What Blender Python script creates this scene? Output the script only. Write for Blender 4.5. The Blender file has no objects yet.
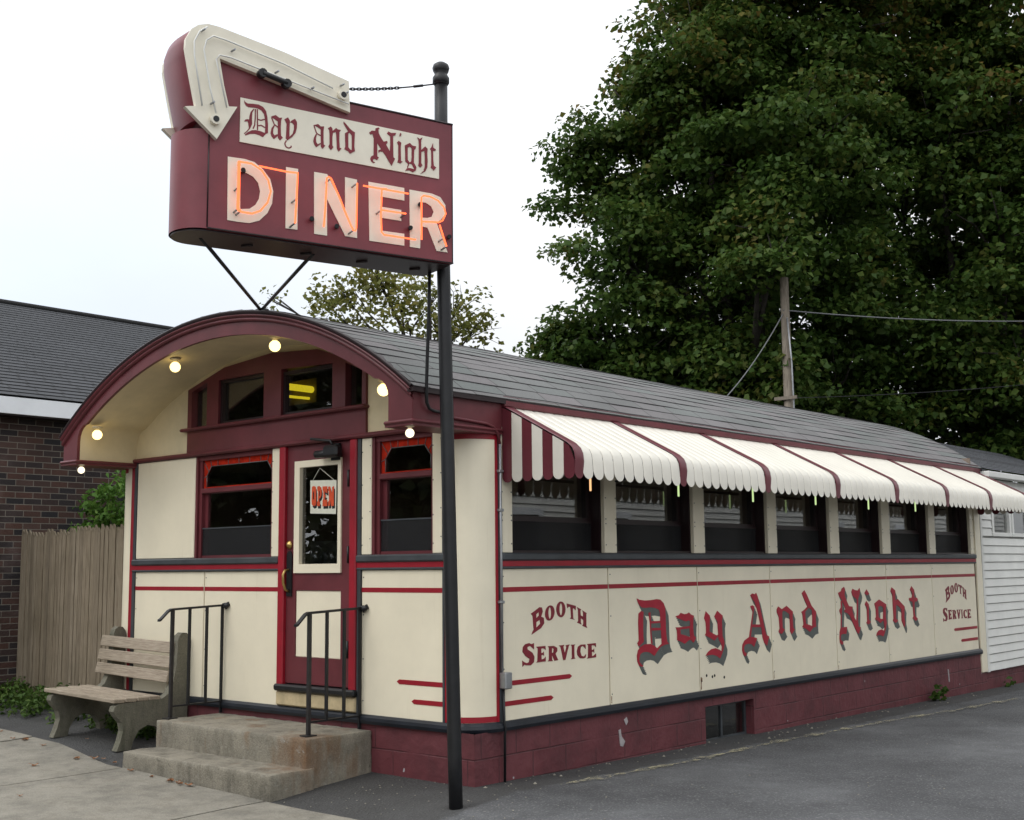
import bpy, math, random
import numpy as np
from mathutils import Vector, Matrix
from mathutils.geometry import tessellate_polygon
random.seed(7)
rng = np.random.default_rng(11)
scene = bpy.context.scene
COL = scene.collection

# ------------------------------------------------------------------ materials
MATS = {}
def new_mat(name):
    m = bpy.data.materials.new(name); m.use_nodes = True
    nt = m.node_tree; b = nt.nodes['Principled BSDF']
    MATS[name] = m
    return m, nt, b
def N(nt, typ, **kw):
    n = nt.nodes.new(typ)
    for k, v in kw.items():
        setattr(n, k, v)
    return n
def mapped(nt, scale=(1,1,1), kind='pos'):
    if kind == 'pos':
        g = N(nt, 'ShaderNodeNewGeometry'); src = g.outputs['Position']
    else:
        g = N(nt, 'ShaderNodeTexCoord'); src = g.outputs['UV']
    mp = N(nt, 'ShaderNodeMapping'); mp.inputs['Scale'].default_value = scale
    nt.links.new(src, mp.inputs['Vector'])
    return mp.outputs['Vector']
def noise(nt, vec, scale, detail=4, rough=.55):
    n = N(nt, 'ShaderNodeTexNoise'); n.inputs['Scale'].default_value = scale
    n.inputs['Detail'].default_value = detail; n.inputs['Roughness'].default_value = rough
    nt.links.new(vec, n.inputs['Vector']); return n.outputs['Fac']
def ramp(nt, fac, stops):
    r = N(nt, 'ShaderNodeValToRGB'); e = r.color_ramp.elements
    while len(e) < len(stops): e.new(.5)
    for el, (p, c) in zip(e, stops):
        el.position = p; el.color = (*c, 1) if len(c) == 3 else c
    nt.links.new(fac, r.inputs['Fac']); return r.outputs['Color']
# Mix node has several A/B sockets: pick the colour ones explicitly
def mixc(nt, fac, a, b, mode='MIX'):
    m = N(nt, 'ShaderNodeMix', data_type='RGBA', blend_type=mode)
    ins = {0: m.inputs[0], 'a': m.inputs[6], 'b': m.inputs[7]}
    for key, v in ((0, fac), ('a', a), ('b', b)):
        s = ins[key]
        if isinstance(v, (int, float)) : s.default_value = v
        elif isinstance(v, tuple): s.default_value = (*v, 1) if len(v) == 3 else v
        else: nt.links.new(v, s)
    return m.outputs[2]
def bump(nt, b, h, strength=.3, dist=.01):
    n = N(nt, 'ShaderNodeBump'); n.inputs['Strength'].default_value = strength; n.inputs['Distance'].default_value = dist
    nt.links.new(h, n.inputs['Height']); nt.links.new(n.outputs['Normal'], b.inputs['Normal'])

def paint(name, col, rough=.45, var=.12, scale=2.2, streak=.0, streak_col=(.25,.15,.08), bmp=.06, fine=60, metal=0, spec=.4):
    m, nt, b = new_mat(name)
    v = mapped(nt)
    f = noise(nt, v, scale, 6, .62)
    lo = tuple(c*(1-var*1.6) for c in col); hi = tuple(min(1, c*(1+var*.7)) for c in col)
    c = ramp(nt, f, [(.3, lo), (.68, hi)])
    if streak:
        vs = mapped(nt, (9, 9, .55))
        s = noise(nt, vs, 1.5, 5, .7)
        sm = ramp(nt, s, [(.60, (0,0,0)), (.82, (streak,)*3)])
        c = mixc(nt, sm, c, streak_col)
    nt.links.new(c, b.inputs['Base Color'])
    b.inputs['Roughness'].default_value = rough; b.inputs['Metallic'].default_value = metal
    b.inputs['Specular IOR Level'].default_value = spec
    h = noise(nt, v, fine, 3); bump(nt, b, h, bmp, .004)
    return m
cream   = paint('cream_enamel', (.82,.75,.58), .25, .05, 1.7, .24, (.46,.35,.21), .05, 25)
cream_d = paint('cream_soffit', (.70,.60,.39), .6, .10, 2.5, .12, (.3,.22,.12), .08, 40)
cream_pl= paint('cream_sign_panel', (.80,.75,.62), .5, .05, 6, .12, (.45,.38,.28), .03)
maroon  = paint('maroon_paint', (.130,.027,.033), .42, .16, 3, .10, (.05,.02,.02), .08, 40)
maroon_s= paint('sign_maroon', (.20,.042,.053), .42, .16, 2.2, .3, (.11,.028,.03), .04, 30)
maroon_d= paint('dark_maroon_frame', (.020,.009,.010), .4, .15, 4, 0, bmp=.05)
red     = paint('red_trim', (.30,.010,.022), .4, .12, 5, 0, bmp=.04)
redlet  = paint('red_lettering', (.36,.012,.03), .45, .10, 9, 0, bmp=.03)
boothm  = paint('maroon_lettering', (.20,.014,.026), .45, .1, 9, 0)
greylet = paint('grey_lettering', (.105,.115,.105), .5, .1, 9, 0)
trim    = paint('slate_trim', (.055,.062,.068), .4, .2, 4, .1, (.12,.09,.06), .06)
navy    = paint('navy_rail', (.011,.014,.020), .36, .25, 5, .15, (.10,.06,.04), .08)
black   = paint('black_iron', (.010,.0105,.012), .42, .25, 8, .0, bmp=.12, fine=90)
blackrust = paint('rusty_black_iron', (.02,.018,.018), .5, .3, 9, .5, (.13,.05,.02), .12, 90)
white   = paint('white_vinyl', (.74,.74,.70), .42, .05, 3, .08, (.45,.44,.40), .03)
whitep  = paint('white_board', (.80,.82,.84), .5, .05, 3, .08, (.5,.5,.5), .03)
awnw    = paint('awning_white', (.765,.73,.64), .36, .05, 2.5, .14, (.5,.44,.34), .02)
awnm    = paint('awning_maroon', (.135,.026,.036), .34, .10, 3, .0, bmp=.02)
galv    = paint('galvanised_metal', (.34,.35,.36), .38, .15, 9, .0, metal=.7)
brass   = paint('worn_brass', (.50,.34,.12), .3, .2, 15, 0, metal=.9)
dark    = paint('dark_void', (.012,.012,.012), .8, .2, 3)
rubber  = paint('black_rubber', (.013,.013,.014), .5, .2, 6)
rustcream = paint('rusty_cream_sill', (.52,.42,.25), .6, .18, 7, .75, (.22,.09,.04), .15, 50)
interior= paint('interior_wood', (.20,.155,.12), .6, .2, 2)
interior_f = paint('interior_floor', (.06,.055,.05), .5, .2, 2)
steel   = paint('steel_machine', (.35,.36,.38), .3, .1, 6, metal=.8)
rustm   = paint('rust', (.19,.085,.035), .8, .3, 20)
flakem  = paint('bare_block', (.36,.33,.33), .85, .15, 20)
redglass= paint('red_stained_glass', (.46,.028,.012), .14, .25, 14, 0, bmp=.1, fine=30)
lead    = paint('lead_came', (.12,.13,.13), .45, .1, 8, metal=.3)
offwhite= paint('sign_card', (.66,.66,.55), .5, .06, 20)
orange  = paint('orange_ink', (.62,.075,.02), .5, .15, 30)
porcel  = paint('porcelain_socket', (.5,.44,.33), .4, .1, 20)

def concrete(name, col, stain, rust=0):
    m, nt, b = new_mat(name); v = mapped(nt)
    f = noise(nt, v, 3.2, 8, .68); f2 = noise(nt, v, 75, 3); f3 = noise(nt, mapped(nt, (4,4,1.0)), 1.6, 6, .7)
    c = ramp(nt, f, [(.28, tuple(x*.55 for x in col)), (.5, col), (.74, tuple(x*1.28 for x in col))])
    c = mixc(nt, ramp(nt, f3, [(.5,(0,0,0)),(.72,(.75,.75,.75))]), c, stain)
    if rust:
        # rust run-off from the handrail post and along the worn nosing
        geo = N(nt, 'ShaderNodeNewGeometry'); dv = N(nt, 'ShaderNodeVectorMath', operation='DISTANCE'); nt.links.new(geo.outputs['Position'], dv.inputs[0]); dv.inputs[1].default_value = (-1.20, -.66, .42)
        wn = noise(nt, mapped(nt, (7,7,2.5)), 2.0, 5); md = N(nt, 'ShaderNodeMath', operation='MULTIPLY_ADD'); nt.links.new(wn, md.inputs[0]); md.inputs[1].default_value = .55; nt.links.new(dv.outputs['Value'], md.inputs[2])
        c = mixc(nt, ramp(nt, md.outputs[0], [(.30,(.85,.85,.85)),(.62,(0,0,0))]), c, (.17,.085,.035))
        pk = noise(nt, v, 14, 4, .7); c = mixc(nt, ramp(nt, pk, [(.60,(0,0,0)),(.72,(.7,.7,.7))]), c, (.36,.345,.30)); c = mixc(nt, ramp(nt, pk, [(.27,(.7,.7,.7)),(.38,(0,0,0))]), c, (.07,.065,.05))
        f4 = noise(nt, mapped(nt, (2.2,2.2,.9)), 1.9, 4)
        c = mixc(nt, ramp(nt, f4, [(.57,(0,0,0)),(.76,(rust,)*3)]), c, (.20,.105,.045))
    c = mixc(nt, ramp(nt, f2, [(.35,(.55,.55,.55)),(.6,(1,1,1))]), (0,0,0), c, 'MIX') if False else mixc(nt, .45, c, ramp(nt, f2, [(.3,(.35,.35,.35)),(.7,(.9,.9,.9))]), 'MULTIPLY')
    nt.links.new(c, b.inputs['Base Color']); b.inputs['Roughness'].default_value = .88
    h = N(nt, 'ShaderNodeMath', operation='ADD'); nt.links.new(f, h.inputs[0]); nt.links.new(f2, h.inputs[1])
    bump(nt, b, h.outputs[0], .55, .012)
    return m
conc_step = concrete('weathered_step_concrete', (.275,.25,.195), (.09,.08,.06), .9)
conc_walk = concrete('sidewalk_concrete', (.27,.252,.208), (.20,.18,.14))
conc_bench= concrete('mossy_bench_concrete', (.17,.16,.12), (.065,.07,.038))

def asphalt():
    m, nt, b = new_mat('asphalt'); v = mapped(nt)
    f = noise(nt, v, .55, 6, .6); f1 = noise(nt, v, 6, 5, .65); f2 = noise(nt, v, 62, 2, .5)
    vo = N(nt, 'ShaderNodeTexVoronoi'); vo.inputs['Scale'].default_value = 55; nt.links.new(v, vo.inputs['Vector'])
    c = ramp(nt, f, [(.36,(.046,.047,.050)),(.50,(.078,.080,.084)),(.66,(.128,.131,.136))])
    c = mixc(nt, .5, c, ramp(nt, f1, [(.3,(.45,.45,.45)),(.7,(1,1,1))]), 'MULTIPLY')
    c = mixc(nt, ramp(nt, f2, [(.57,(0,0,0)),(.70,(.6,.6,.6))]), c, (.24,.24,.232))
    c = mixc(nt, ramp(nt, noise(nt, v, 80, 2), [(.26,(.6,.6,.6)),(.40,(0,0,0))]), c, (.028,.028,.029))
    # old rougher, darker apron beside the walls (its own pour of asphalt)
    g = N(nt, 'ShaderNodeSeparateXYZ'); geo = N(nt, 'ShaderNodeNewGeometry'); nt.links.new(geo.outputs['Position'], g.inputs[0])
    mx = N(nt, 'ShaderNodeMapRange'); mx.inputs[1].default_value = .46; mx.inputs[2].default_value = .52
    mx.inputs[3].default_value = 1; mx.inputs[4].default_value = 0
    wob = N(nt, 'ShaderNodeMath', operation='MULTIPLY_ADD'); nt.links.new(f1, wob.inputs[0]); wob.inputs[1].default_value = .22
    nt.links.new(g.outputs['X'], wob.inputs[2]); nt.links.new(wob.outputs[0], mx.inputs[0])
    c = mixc(nt, mx.outputs[0], c, mixc(nt, .5, (.040,.039,.036), c, 'MULTIPLY') if False else mixc(nt, .66, c, (.030,.029,.026)))
    nt.links.new(c, b.inputs['Base Color']); b.inputs['Roughness'].default_value = .85
    h = N(nt, 'ShaderNodeMath', operation='ADD'); nt.links.new(vo.outputs['Distance'], h.inputs[0]); nt.links.new(f2, h.inputs[1])
    bump(nt, b, h.outputs[0], .7, .012)
    return m
asph = asphalt()

def shingle(name, cols, joint, sx, sy, bw, rh, mortar=.012):
    m, nt, b = new_mat(name)
    v = mapped(nt, (sx, sy, 1), 'uv')
    br = N(nt, 'ShaderNodeTexBrick'); br.inputs['Scale'].default_value = 1
    br.inputs['Brick Width'].default_value = bw; br.inputs['Row Height'].default_value = rh
    br.inputs['Mortar Size'].default_value = mortar; br.inputs['Mortar Smooth'].default_value = .1; br.inputs['Bias'].default_value = 0
    br.inputs['Color1'].default_value = (0,0,0,1); br.inputs['Color2'].default_value = (1,1,1,1); br.inputs['Mortar'].default_value = (.5,.5,.5,1)
    br.offset_frequency = 2; br.offset = .37
    nt.links.new(v, br.inputs['Vector'])
    p = mapped(nt); f = noise(nt, p, 140, 2); f2 = noise(nt, p, 1.3, 5)
    c = ramp(nt, br.outputs['Color'], [(i/(len(cols)-1), k) for i, k in enumerate(cols)])
    c = mixc(nt, br.outputs['Fac'], c, joint)
    c = mixc(nt, .55, c, ramp(nt, f, [(.3,(.5,.5,.5)),(.7,(1,1,1))]), 'MULTIPLY')
    c = mixc(nt, .4, c, ramp(nt, f2, [(.3,(.55,.55,.55)),(.7,(1,1,1))]), 'MULTIPLY')
    nt.links.new(c, b.inputs['Base Color']); b.inputs['Roughness'].default_value = .9
    bump(nt, b, f, .4, .004)
    return m
roof_m = shingle('diner_shingle', [(.158,.166,.160),(.198,.186,.187),(.168,.184,.176),(.205,.192,.194),(.178,.192,.184)], (.080,.076,.076), 1, 1, .50, .1455, .0075)
roof_n = shingle('charcoal_shingle', [(.050,.054,.060),(.066,.070,.078),(.056,.060,.067)], (.026,.027,.030), 1, 1, .34, .13, .014)
roof_a = shingle('grey_shingle', [(.07,.075,.082),(.10,.105,.115),(.085,.09,.098)], (.03,.03,.033), 1, 1, .3, .13, .012)

def brickwall(name):
    m, nt, b = new_mat(name); v = mapped(nt, (1,1,1), 'uv')
    br = N(nt, 'ShaderNodeTexBrick'); br.inputs['Scale'].default_value = 1
    br.inputs['Brick Width'].default_value = .222; br.inputs['Row Height'].default_value = .0735
    br.inputs['Mortar Size'].default_value = .0052; br.inputs['Mortar Smooth'].default_value = .2
    br.inputs['Color1'].default_value = (0,0,0,1); br.inputs['Color2'].default_value = (1,1,1,1); br.inputs['Mortar'].default_value = (.5,.5,.5,1)
    nt.links.new(v, br.inputs['Vector'])
    c = ramp(nt, br.outputs['Color'], [(0,(.015,.013,.015)),(.25,(.026,.018,.018)),(.45,(.055,.026,.019)),(.65,(.085,.037,.025)),(.8,(.036,.023,.021)),(1,(.095,.050,.038))])
    p = mapped(nt); f = noise(nt, p, 2.2, 6, .65); f2 = noise(nt, p, 45, 3)
    c = mixc(nt, br.outputs['Fac'], c, (.20,.175,.145))
    c = mixc(nt, .6, c, ramp(nt, f, [(.3,(.45,.45,.45)),(.7,(1,1,1))]), 'MULTIPLY')
    c = mixc(nt, ramp(nt, noise(nt, p, 1.1, 5), [(.6,(0,0,0)),(.8,(.35,.35,.35))]), c, (.17,.15,.15))
    nt.links.new(c, b.inputs['Base Color']); b.inputs['Roughness'].default_value = .85
    h = N(nt, 'ShaderNodeMath', operation='SUBTRACT'); nt.links.new(f2, h.inputs[0]); nt.links.new(br.outputs['Fac'], h.inputs[1])
    bump(nt, b, h.outputs[0], .8, .012)
    return m
brick_m = brickwall('dark_red_brick')

def blockwall():
    m, nt, b = new_mat('painted_block'); v = mapped(nt, (1,1,1), 'uv')
    br = N(nt, 'ShaderNodeTexBrick'); br.inputs['Scale'].default_value = 1
    br.inputs['Brick Width'].default_value = .40; br.inputs['Row Height'].default_value = .2
    br.inputs['Mortar Size'].default_value = .007; br.inputs['Mortar Smooth'].default_value = .5
    nt.links.new(v, br.inputs['Vector'])
    p = mapped(nt); f = noise(nt, p, 2.6, 7, .65); f2 = noise(nt, p, 11, 4); f3 = noise(nt, mapped(nt,(1.5,1.5,.35)), 3.1, 2, .5)
    c = ramp(nt, f, [(.3,(.070,.017,.021)),(.55,(.118,.027,.033)),(.75,(.142,.038,.044))])
    # joint shows only here and there under the paint
    jm = N(nt, 'ShaderNodeMath', operation='MULTIPLY'); nt.links.new(br.outputs['Fac'], jm.inputs[0])
    nt.links.new(ramp(nt, noise(nt, p, 1.7, 3), [(.38,(.05,.05,.05)),(.52,(1,1,1))]), jm.inputs[1])
    jf = N(nt, 'ShaderNodeMath', operation='MULTIPLY'); nt.links.new(jm.outputs[0], jf.inputs[0]); jf.inputs[1].default_value = .5
    c = mixc(nt, jf.outputs[0], c, (.022,.010,.011))
    flake = ramp(nt, noise(nt, p, 7.5, 3, .5), [(.725,(0,0,0)),(.74,(1,1,1))])
    c = mixc(nt, flake, c, (.33,.31,.32))
    nt.links.new(c, b.inputs['Base Color']); b.inputs['Roughness'].default_value = .6
    h = N(nt, 'ShaderNodeMath', operation='SUBTRACT'); nt.links.new(f2, h.inputs[0]); nt.links.new(jm.outputs[0], h.inputs[1])
    bump(nt, b, h.outputs[0], .6, .014)
    return m
block_m = blockwall()

def wood(name, col, dark_c, axis_scale, grain=5):
    m, nt, b = new_mat(name); v = mapped(nt, axis_scale)
    f = noise(nt, v, grain, 7, .65); p = mapped(nt); f2 = noise(nt, p, 1.4, 4)
    isl = N(nt, 'ShaderNodeNewGeometry')
    c = ramp(nt, f, [(.3, dark_c), (.55, col), (.75, tuple(min(1, x*1.25) for x in col))])
    c = mixc(nt, .75, c, ramp(nt, isl.outputs['Random Per Island'], [(0,(.62,.60,.58)),(.5,(.9,.88,.84)),(1,(1,1,1))]), 'MULTIPLY')
    c = mixc(nt, .6, c, ramp(nt, f2, [(.3,(.5,.49,.42)),(.7,(1,1,1))]), 'MULTIPLY')
    nt.links.new(c, b.inputs['Base Color']); b.inputs['Roughness'].default_value = .85
    bump(nt, b, f, .5, .006)
    return m
wood_f = wood('weathered_picket', (.285,.235,.17), (.115,.085,.055), (30,30,.9))
wood_b = wood('weathered_slat', (.40,.34,.27), (.20,.155,.115), (1.4,32,32))
wood_p = wood('utility_wood', (.26,.225,.185), (.10,.08,.065), (20,20,.8))
bark   = wood('bark', (.045,.038,.03), (.02,.017,.014), (9,9,1.5), 3)

def foliage(name, cols, trans=.3, top=None):
    m, nt, b = new_mat(name)
    g = N(nt, 'ShaderNodeNewGeometry'); p = mapped(nt)
    f = noise(nt, p, .55, 4, .6)
    ad = N(nt, 'ShaderNodeMath', operation='MULTIPLY_ADD'); nt.links.new(g.outputs['Random Per Island'], ad.inputs[0]); ad.inputs[1].default_value = .55
    sb = N(nt, 'ShaderNodeMath', operation='MULTIPLY_ADD'); nt.links.new(f, sb.inputs[0]); sb.inputs[1].default_value = .9; sb.inputs[2].default_value = -.225
    nt.links.new(sb.outputs[0], ad.inputs[2])
    fac = ad.outputs[0]
    if top:                       # the season turns the upper leaves first
        xyz = N(nt, 'ShaderNodeSeparateXYZ'); nt.links.new(g.outputs['Position'], xyz.inputs[0])
        mr = N(nt, 'ShaderNodeMapRange'); mr.inputs[1].default_value = top[0]; mr.inputs[2].default_value = top[1]; mr.inputs[3].default_value = 0; mr.inputs[4].default_value = top[2]
        nt.links.new(xyz.outputs['Z'], mr.inputs[0]); a2 = N(nt, 'ShaderNodeMath', operation='ADD'); nt.links.new(fac, a2.inputs[0]); nt.links.new(mr.outputs[0], a2.inputs[1]); fac = a2.outputs[0]
    c = ramp(nt, fac, cols)
    nt.links.new(c, b.inputs['Base Color']); b.inputs['Roughness'].default_value = .5; b.inputs['Specular IOR Level'].default_value = .16
    tr = N(nt, 'ShaderNodeBsdfTranslucent'); nt.links.new(c, tr.inputs['Color'])
    mx = N(nt, 'ShaderNodeMixShader'); mx.inputs[0].default_value = trans
    nt.links.new(b.outputs[0], mx.inputs[1]); nt.links.new(tr.outputs[0], mx.inputs[2])
    nt.links.new(mx.outputs[0], nt.nodes['Material Output'].inputs['Surface'])
    return m
leaf_maple = foliage('maple_leaves', [(0,(.027,.058,.012)),(.45,(.050,.096,.018)),(.73,(.082,.122,.024)),(.91,(.14,.122,.028)),(1,(.16,.088,.025))], .38, (9.8, 14.2, .18))
leaf_dark  = foliage('dark_leaves', [(0,(.012,.018,.007)),(.5,(.022,.032,.010)),(1,(.035,.043,.012))], .2)
leaf_small = foliage('autumn_leaves', [(0,(.11,.125,.030)),(.5,(.155,.165,.040)),(.85,(.21,.18,.045)),(1,(.2,.12,.04))], .45)
leaf_bush  = foliage('sumac_leaves', [(0,(.055,.12,.022)),(.5,(.085,.18,.03)),(1,(.16,.25,.045))], .35)
leaf_weed  = foliage('weed_leaves', [(0,(.035,.075,.016)),(.6,(.06,.11,.022)),(1,(.10,.14,.03))], .25)
leaf_dry   = foliage('dry_leaf', [(0,(.13,.06,.03)),(.5,(.24,.11,.05)),(1,(.32,.22,.14))], .1)

def glass_mat(name, tint, ior=.06, rough=.0):
    m = bpy.data.materials.new(name); m.use_nodes = True; nt = m.node_tree; nt.nodes.clear(); MATS[name] = m
    o = N(nt, 'ShaderNodeOutputMaterial'); t = N(nt, 'ShaderNodeBsdfTransparent'); t.inputs[0].default_value = (*tint, 1)
    g = N(nt, 'ShaderNodeBsdfGlossy'); g.inputs['Roughness'].default_value = rough
    v = mapped(nt); nn = noise(nt, v, 1.3, 2); bp_ = N(nt, 'ShaderNodeBump'); bp_.inputs['Strength'].default_value = .012; bp_.inputs['Distance'].default_value = .03
    nt.links.new(nn, bp_.inputs['Height']); nt.links.new(bp_.outputs[0], g.inputs['Normal'])
    lw = N(nt, 'ShaderNodeLayerWeight'); lw.inputs['Blend'].default_value = .5
    pw = N(nt, 'ShaderNodeMath', operation='POWER'); nt.links.new(lw.outputs['Facing'], pw.inputs[0]); pw.inputs[1].default_value = 5
    f = N(nt, 'ShaderNodeMath', operation='MULTIPLY_ADD'); nt.links.new(pw.outputs[0], f.inputs[0]); f.inputs[1].default_value = 1-ior; f.inputs[2].default_value = ior
    mx = N(nt, 'ShaderNodeMixShader'); nt.links.new(f.outputs[0], mx.inputs[0]); nt.links.new(t.outputs[0], mx.inputs[1]); nt.links.new(g.outputs[0], mx.inputs[2])
    nt.links.new(mx.outputs[0], o.inputs[0]); return m
glass = glass_mat('window_glass', (.82,.83,.82), .12)
def screen_mat():
    m = bpy.data.materials.new('insect_screen'); m.use_nodes = True; nt = m.node_tree; MATS['insect_screen'] = m
    b = nt.nodes['Principled BSDF']; b.inputs['Base Color'].default_value = (.018,.0185,.020,1); b.inputs['Roughness'].default_value = .6; b.inputs['Specular IOR Level'].default_value = .25
    t = N(nt, 'ShaderNodeBsdfTransparent'); mx = N(nt, 'ShaderNodeMixShader'); mx.inputs[0].default_value = .55
    nt.links.new(t.outputs[0], mx.inputs[1]); nt.links.new(b.outputs[0], mx.inputs[2])
    nt.links.new(mx.outputs[0], nt.nodes['Material Output'].inputs['Surface']); return m
screen = screen_mat()
def emis(name, col, s):
    m = bpy.data.materials.new(name); m.use_nodes = True; nt = m.node_tree; nt.nodes.clear(); MATS[name] = m
    o = N(nt, 'ShaderNodeOutputMaterial'); e = N(nt, 'ShaderNodeEmission'); e.inputs[0].default_value = (*col, 1); e.inputs[1].default_value = s
    nt.links.new(e.outputs[0], o.inputs[0]); return m
neon_m = emis('lit_neon', (1.0,.15,.055), 2.3)
bulb_m = emis('warm_bulb', (1.0,.74,.28), 2.9)
bulbw_m = emis('white_bulb', (1.0,.88,.62), 1.7)
tube_y = emis('yellow_tube', (1.0,.78,.03), .9)
tube_g = emis('green_tube', (.75,1.0,.45), .75)
tube_o = emis('amber_tube', (1.0,.55,.25), 1.1)
def worn_paint():
    m, nt, b = new_mat('worn_yellow_paint'); v = mapped(nt)
    b.inputs['Base Color'].default_value = (.36,.33,.21,1); b.inputs['Roughness'].default_value = .8
    f = noise(nt, v, 11, 6, .72); t = N(nt, 'ShaderNodeBsdfTransparent'); mx = N(nt, 'ShaderNodeMixShader')
    nt.links.new(ramp(nt, f, [(.45,(0,0,0)),(.60,(.8,.8,.8))]), mx.inputs[0])
    nt.links.new(t.outputs[0], mx.inputs[1]); nt.links.new(b.outputs[0], mx.inputs[2])
    nt.links.new(mx.outputs[0], nt.nodes['Material Output'].inputs['Surface']); return m
yellowline = worn_paint()

# ------------------------------------------------------------------ mesh helpers
class MB:
    def __init__(s): s.v = []; s.f = []; s.uv = {}; s.smooth = set(); s.slot2 = None
    def face(s, pts, uv=None, smooth=False):
        i = len(s.v); s.v += [tuple(p) for p in pts]
        if uv: s.uv[len(s.f)] = uv
        if smooth: s.smooth.add(len(s.f))
        s.f.append(tuple(range(i, i+len(pts))))
    def grid(s, rows, smooth=True, uvs=None, close=False):
        n = len(rows[0]); i0 = len(s.v)
        for r in rows: s.v += [tuple(p) for p in r]
        m = n if close else n-1
        for a in range(len(rows)-1):
            for b in range(m):
                q = (i0+a*n+b, i0+a*n+(b+1) % n, i0+(a+1)*n+(b+1) % n, i0+(a+1)*n+b)
                if uvs: s.uv[len(s.f)] = [uvs[a][b], uvs[a][(b+1) % n], uvs[a+1][(b+1) % n], uvs[a+1][b]]
                if smooth: s.smooth.add(len(s.f))
                s.f.append(q)
    def box(s, x0, x1, y0, y1, z0, z1, bev=0):
        x0, x1 = sorted((x0, x1)); y0, y1 = sorted((y0, y1)); z0, z1 = sorted((z0, z1))
        if bev <= 0:
            i = len(s.v)
            s.v += [(x, y, z) for z in (z0, z1) for y in (y0, y1) for x in (x0, x1)]
            for q in ((0,2,3,1),(4,5,7,6),(0,1,5,4),(2,6,7,3),(0,4,6,2),(1,3,7,5)): s.f.append(tuple(i+k for k in q))
            return
        b = min(bev, (x1-x0)/2.01, (y1-y0)/2.01, (z1-z0)/2.01); i = len(s.v); idx = {}
        for cx, X in ((0, x0), (1, x1)):
            for cy, Y in ((0, y0), (1, y1)):
                for cz, Z in ((0, z0), (1, z1)):
                    sx, sy, sz = (1-2*cx)*b, (1-2*cy)*b, (1-2*cz)*b
                    idx[cx,cy,cz,0] = len(s.v); s.v.append((X, Y+sy, Z+sz))
                    idx[cx,cy,cz,1] = len(s.v); s.v.append((X+sx, Y, Z+sz))
                    idx[cx,cy,cz,2] = len(s.v); s.v.append((X+sx, Y+sy, Z))
        def fc(l, flip): s.f.append(tuple(l[::-1] if flip else l))
        for c in (0, 1):
            fc([idx[c,0,0,0],idx[c,1,0,0],idx[c,1,1,0],idx[c,0,1,0]], c == 0)
            fc([idx[0,c,0,1],idx[0,c,1,1],idx[1,c,1,1],idx[1,c,0,1]], c == 0)
            fc([idx[0,0,c,2],idx[1,0,c,2],idx[1,1,c,2],idx[0,1,c,2]], c == 0)
        for a in (0, 1):
            for c in (0, 1):
                f = (a+c) % 2 == 1
                fc([idx[a,c,0,0],idx[a,c,0,1],idx[a,c,1,1],idx[a,c,1,0]], f)
                fc([idx[a,0,c,0],idx[a,1,c,0],idx[a,1,c,2],idx[a,0,c,2]], f)
                fc([idx[0,a,c,1],idx[0,a,c,2],idx[1,a,c,2],idx[1,a,c,1]], f)
                for d in (0, 1):
                    fc([idx[a,c,d,0],idx[a,c,d,1],idx[a,c,d,2]], (a+c+d) % 2 == 0)
    def prism(s, outer, holes, P, d0, d1, sides=True):
        """2-D polygon (+holes) placed by P(u, v, d) and given thickness d0..d1 (d1 is the shown face)"""
        loops = [outer]+list(holes)
        flat = [p for l in loops for p in l]
        tris = tessellate_polygon([[Vector((u, v, 0)) for u, v in l] for l in loops])
        i = len(s.v); n = len(flat)
        s.v += [tuple(P(u, v, d1)) for u, v in flat]
        for t in tris: s.f.append((i+t[0], i+t[1], i+t[2]))
        if not sides: return
        s.v += [tuple(P(u, v, d0)) for u, v in flat]
        for t in tris: s.f.append((i+n+t[2], i+n+t[1], i+n+t[0]))
        o = i
        for l in loops:
            k = len(l)
            for a in range(k):
                b = (a+1) % k; s.f.append((o+a, o+b, o+n+b, o+n+a))
            o += k
    def tube(s, pts, r, n=8, cap=True):
        pts = [Vector(p) for p in pts]; rows = []
        rs = r if isinstance(r, (list, tuple)) else [r]*len(pts)
        t0 = (pts[1]-pts[0]).normalized(); up = Vector((0,0,1)) if abs(t0.z) < .9 else Vector((1,0,0))
        nrm = t0.cross(up).normalized()
        for k, p in enumerate(pts):
            a = pts[max(k-1, 0)]; b = pts[min(k+1, len(pts)-1)]; t = (b-a).normalized()
            nrm = (nrm-t*nrm.dot(t)).normalized(); bi = t.cross(nrm)
            rows.append([p+(nrm*math.cos(2*math.pi*j/n)+bi*math.sin(2*math.pi*j/n))*rs[k] for j in range(n)])
        i = len(s.v); s.grid(rows, True, None, True)
        if cap:
            s.f.append(tuple(i+j for j in range(n))[::-1]); e = i+(len(rows)-1)*n; s.f.append(tuple(e+j for j in range(n)))
    def lathe(s, prof, c, n=20):
        rows = [[(c[0]+r*math.cos(2*math.pi*j/n), c[1]+r*math.sin(2*math.pi*j/n), c[2]+z) for j in range(n)] for r, z in prof]
        s.grid(rows, True, None, True)
    def build(s, name, mat, parent=None, loc=None):
        me = bpy.data.meshes.new(name); o = bpy.data.objects.new(name, me); COL.objects.link(o)
        V = np.array(s.v, dtype=np.float64)
        if parent is not None:
            off = Vector((0,0,0)); q = parent
            while q is not None: off = off+q.location; q = q.parent
        elif loc is not None: off = Vector(loc); o.location = loc
        else:
            off = Vector((float(V[:,0].mean()), float(V[:,1].mean()), float(V[:,2].min()))); o.location = off
        V = V-np.array(off)
        me.from_pydata(V.tolist(), [], s.f)
        if s.uv:
            ul = me.uv_layers.new(name='UVMap')
            for fi, u in s.uv.items():
                for k, li in enumerate(me.polygons[fi].loop_indices): ul.data[li].uv = u[k]
        if s.smooth:
            for fi in s.smooth: me.polygons[fi].use_smooth = True
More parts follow.
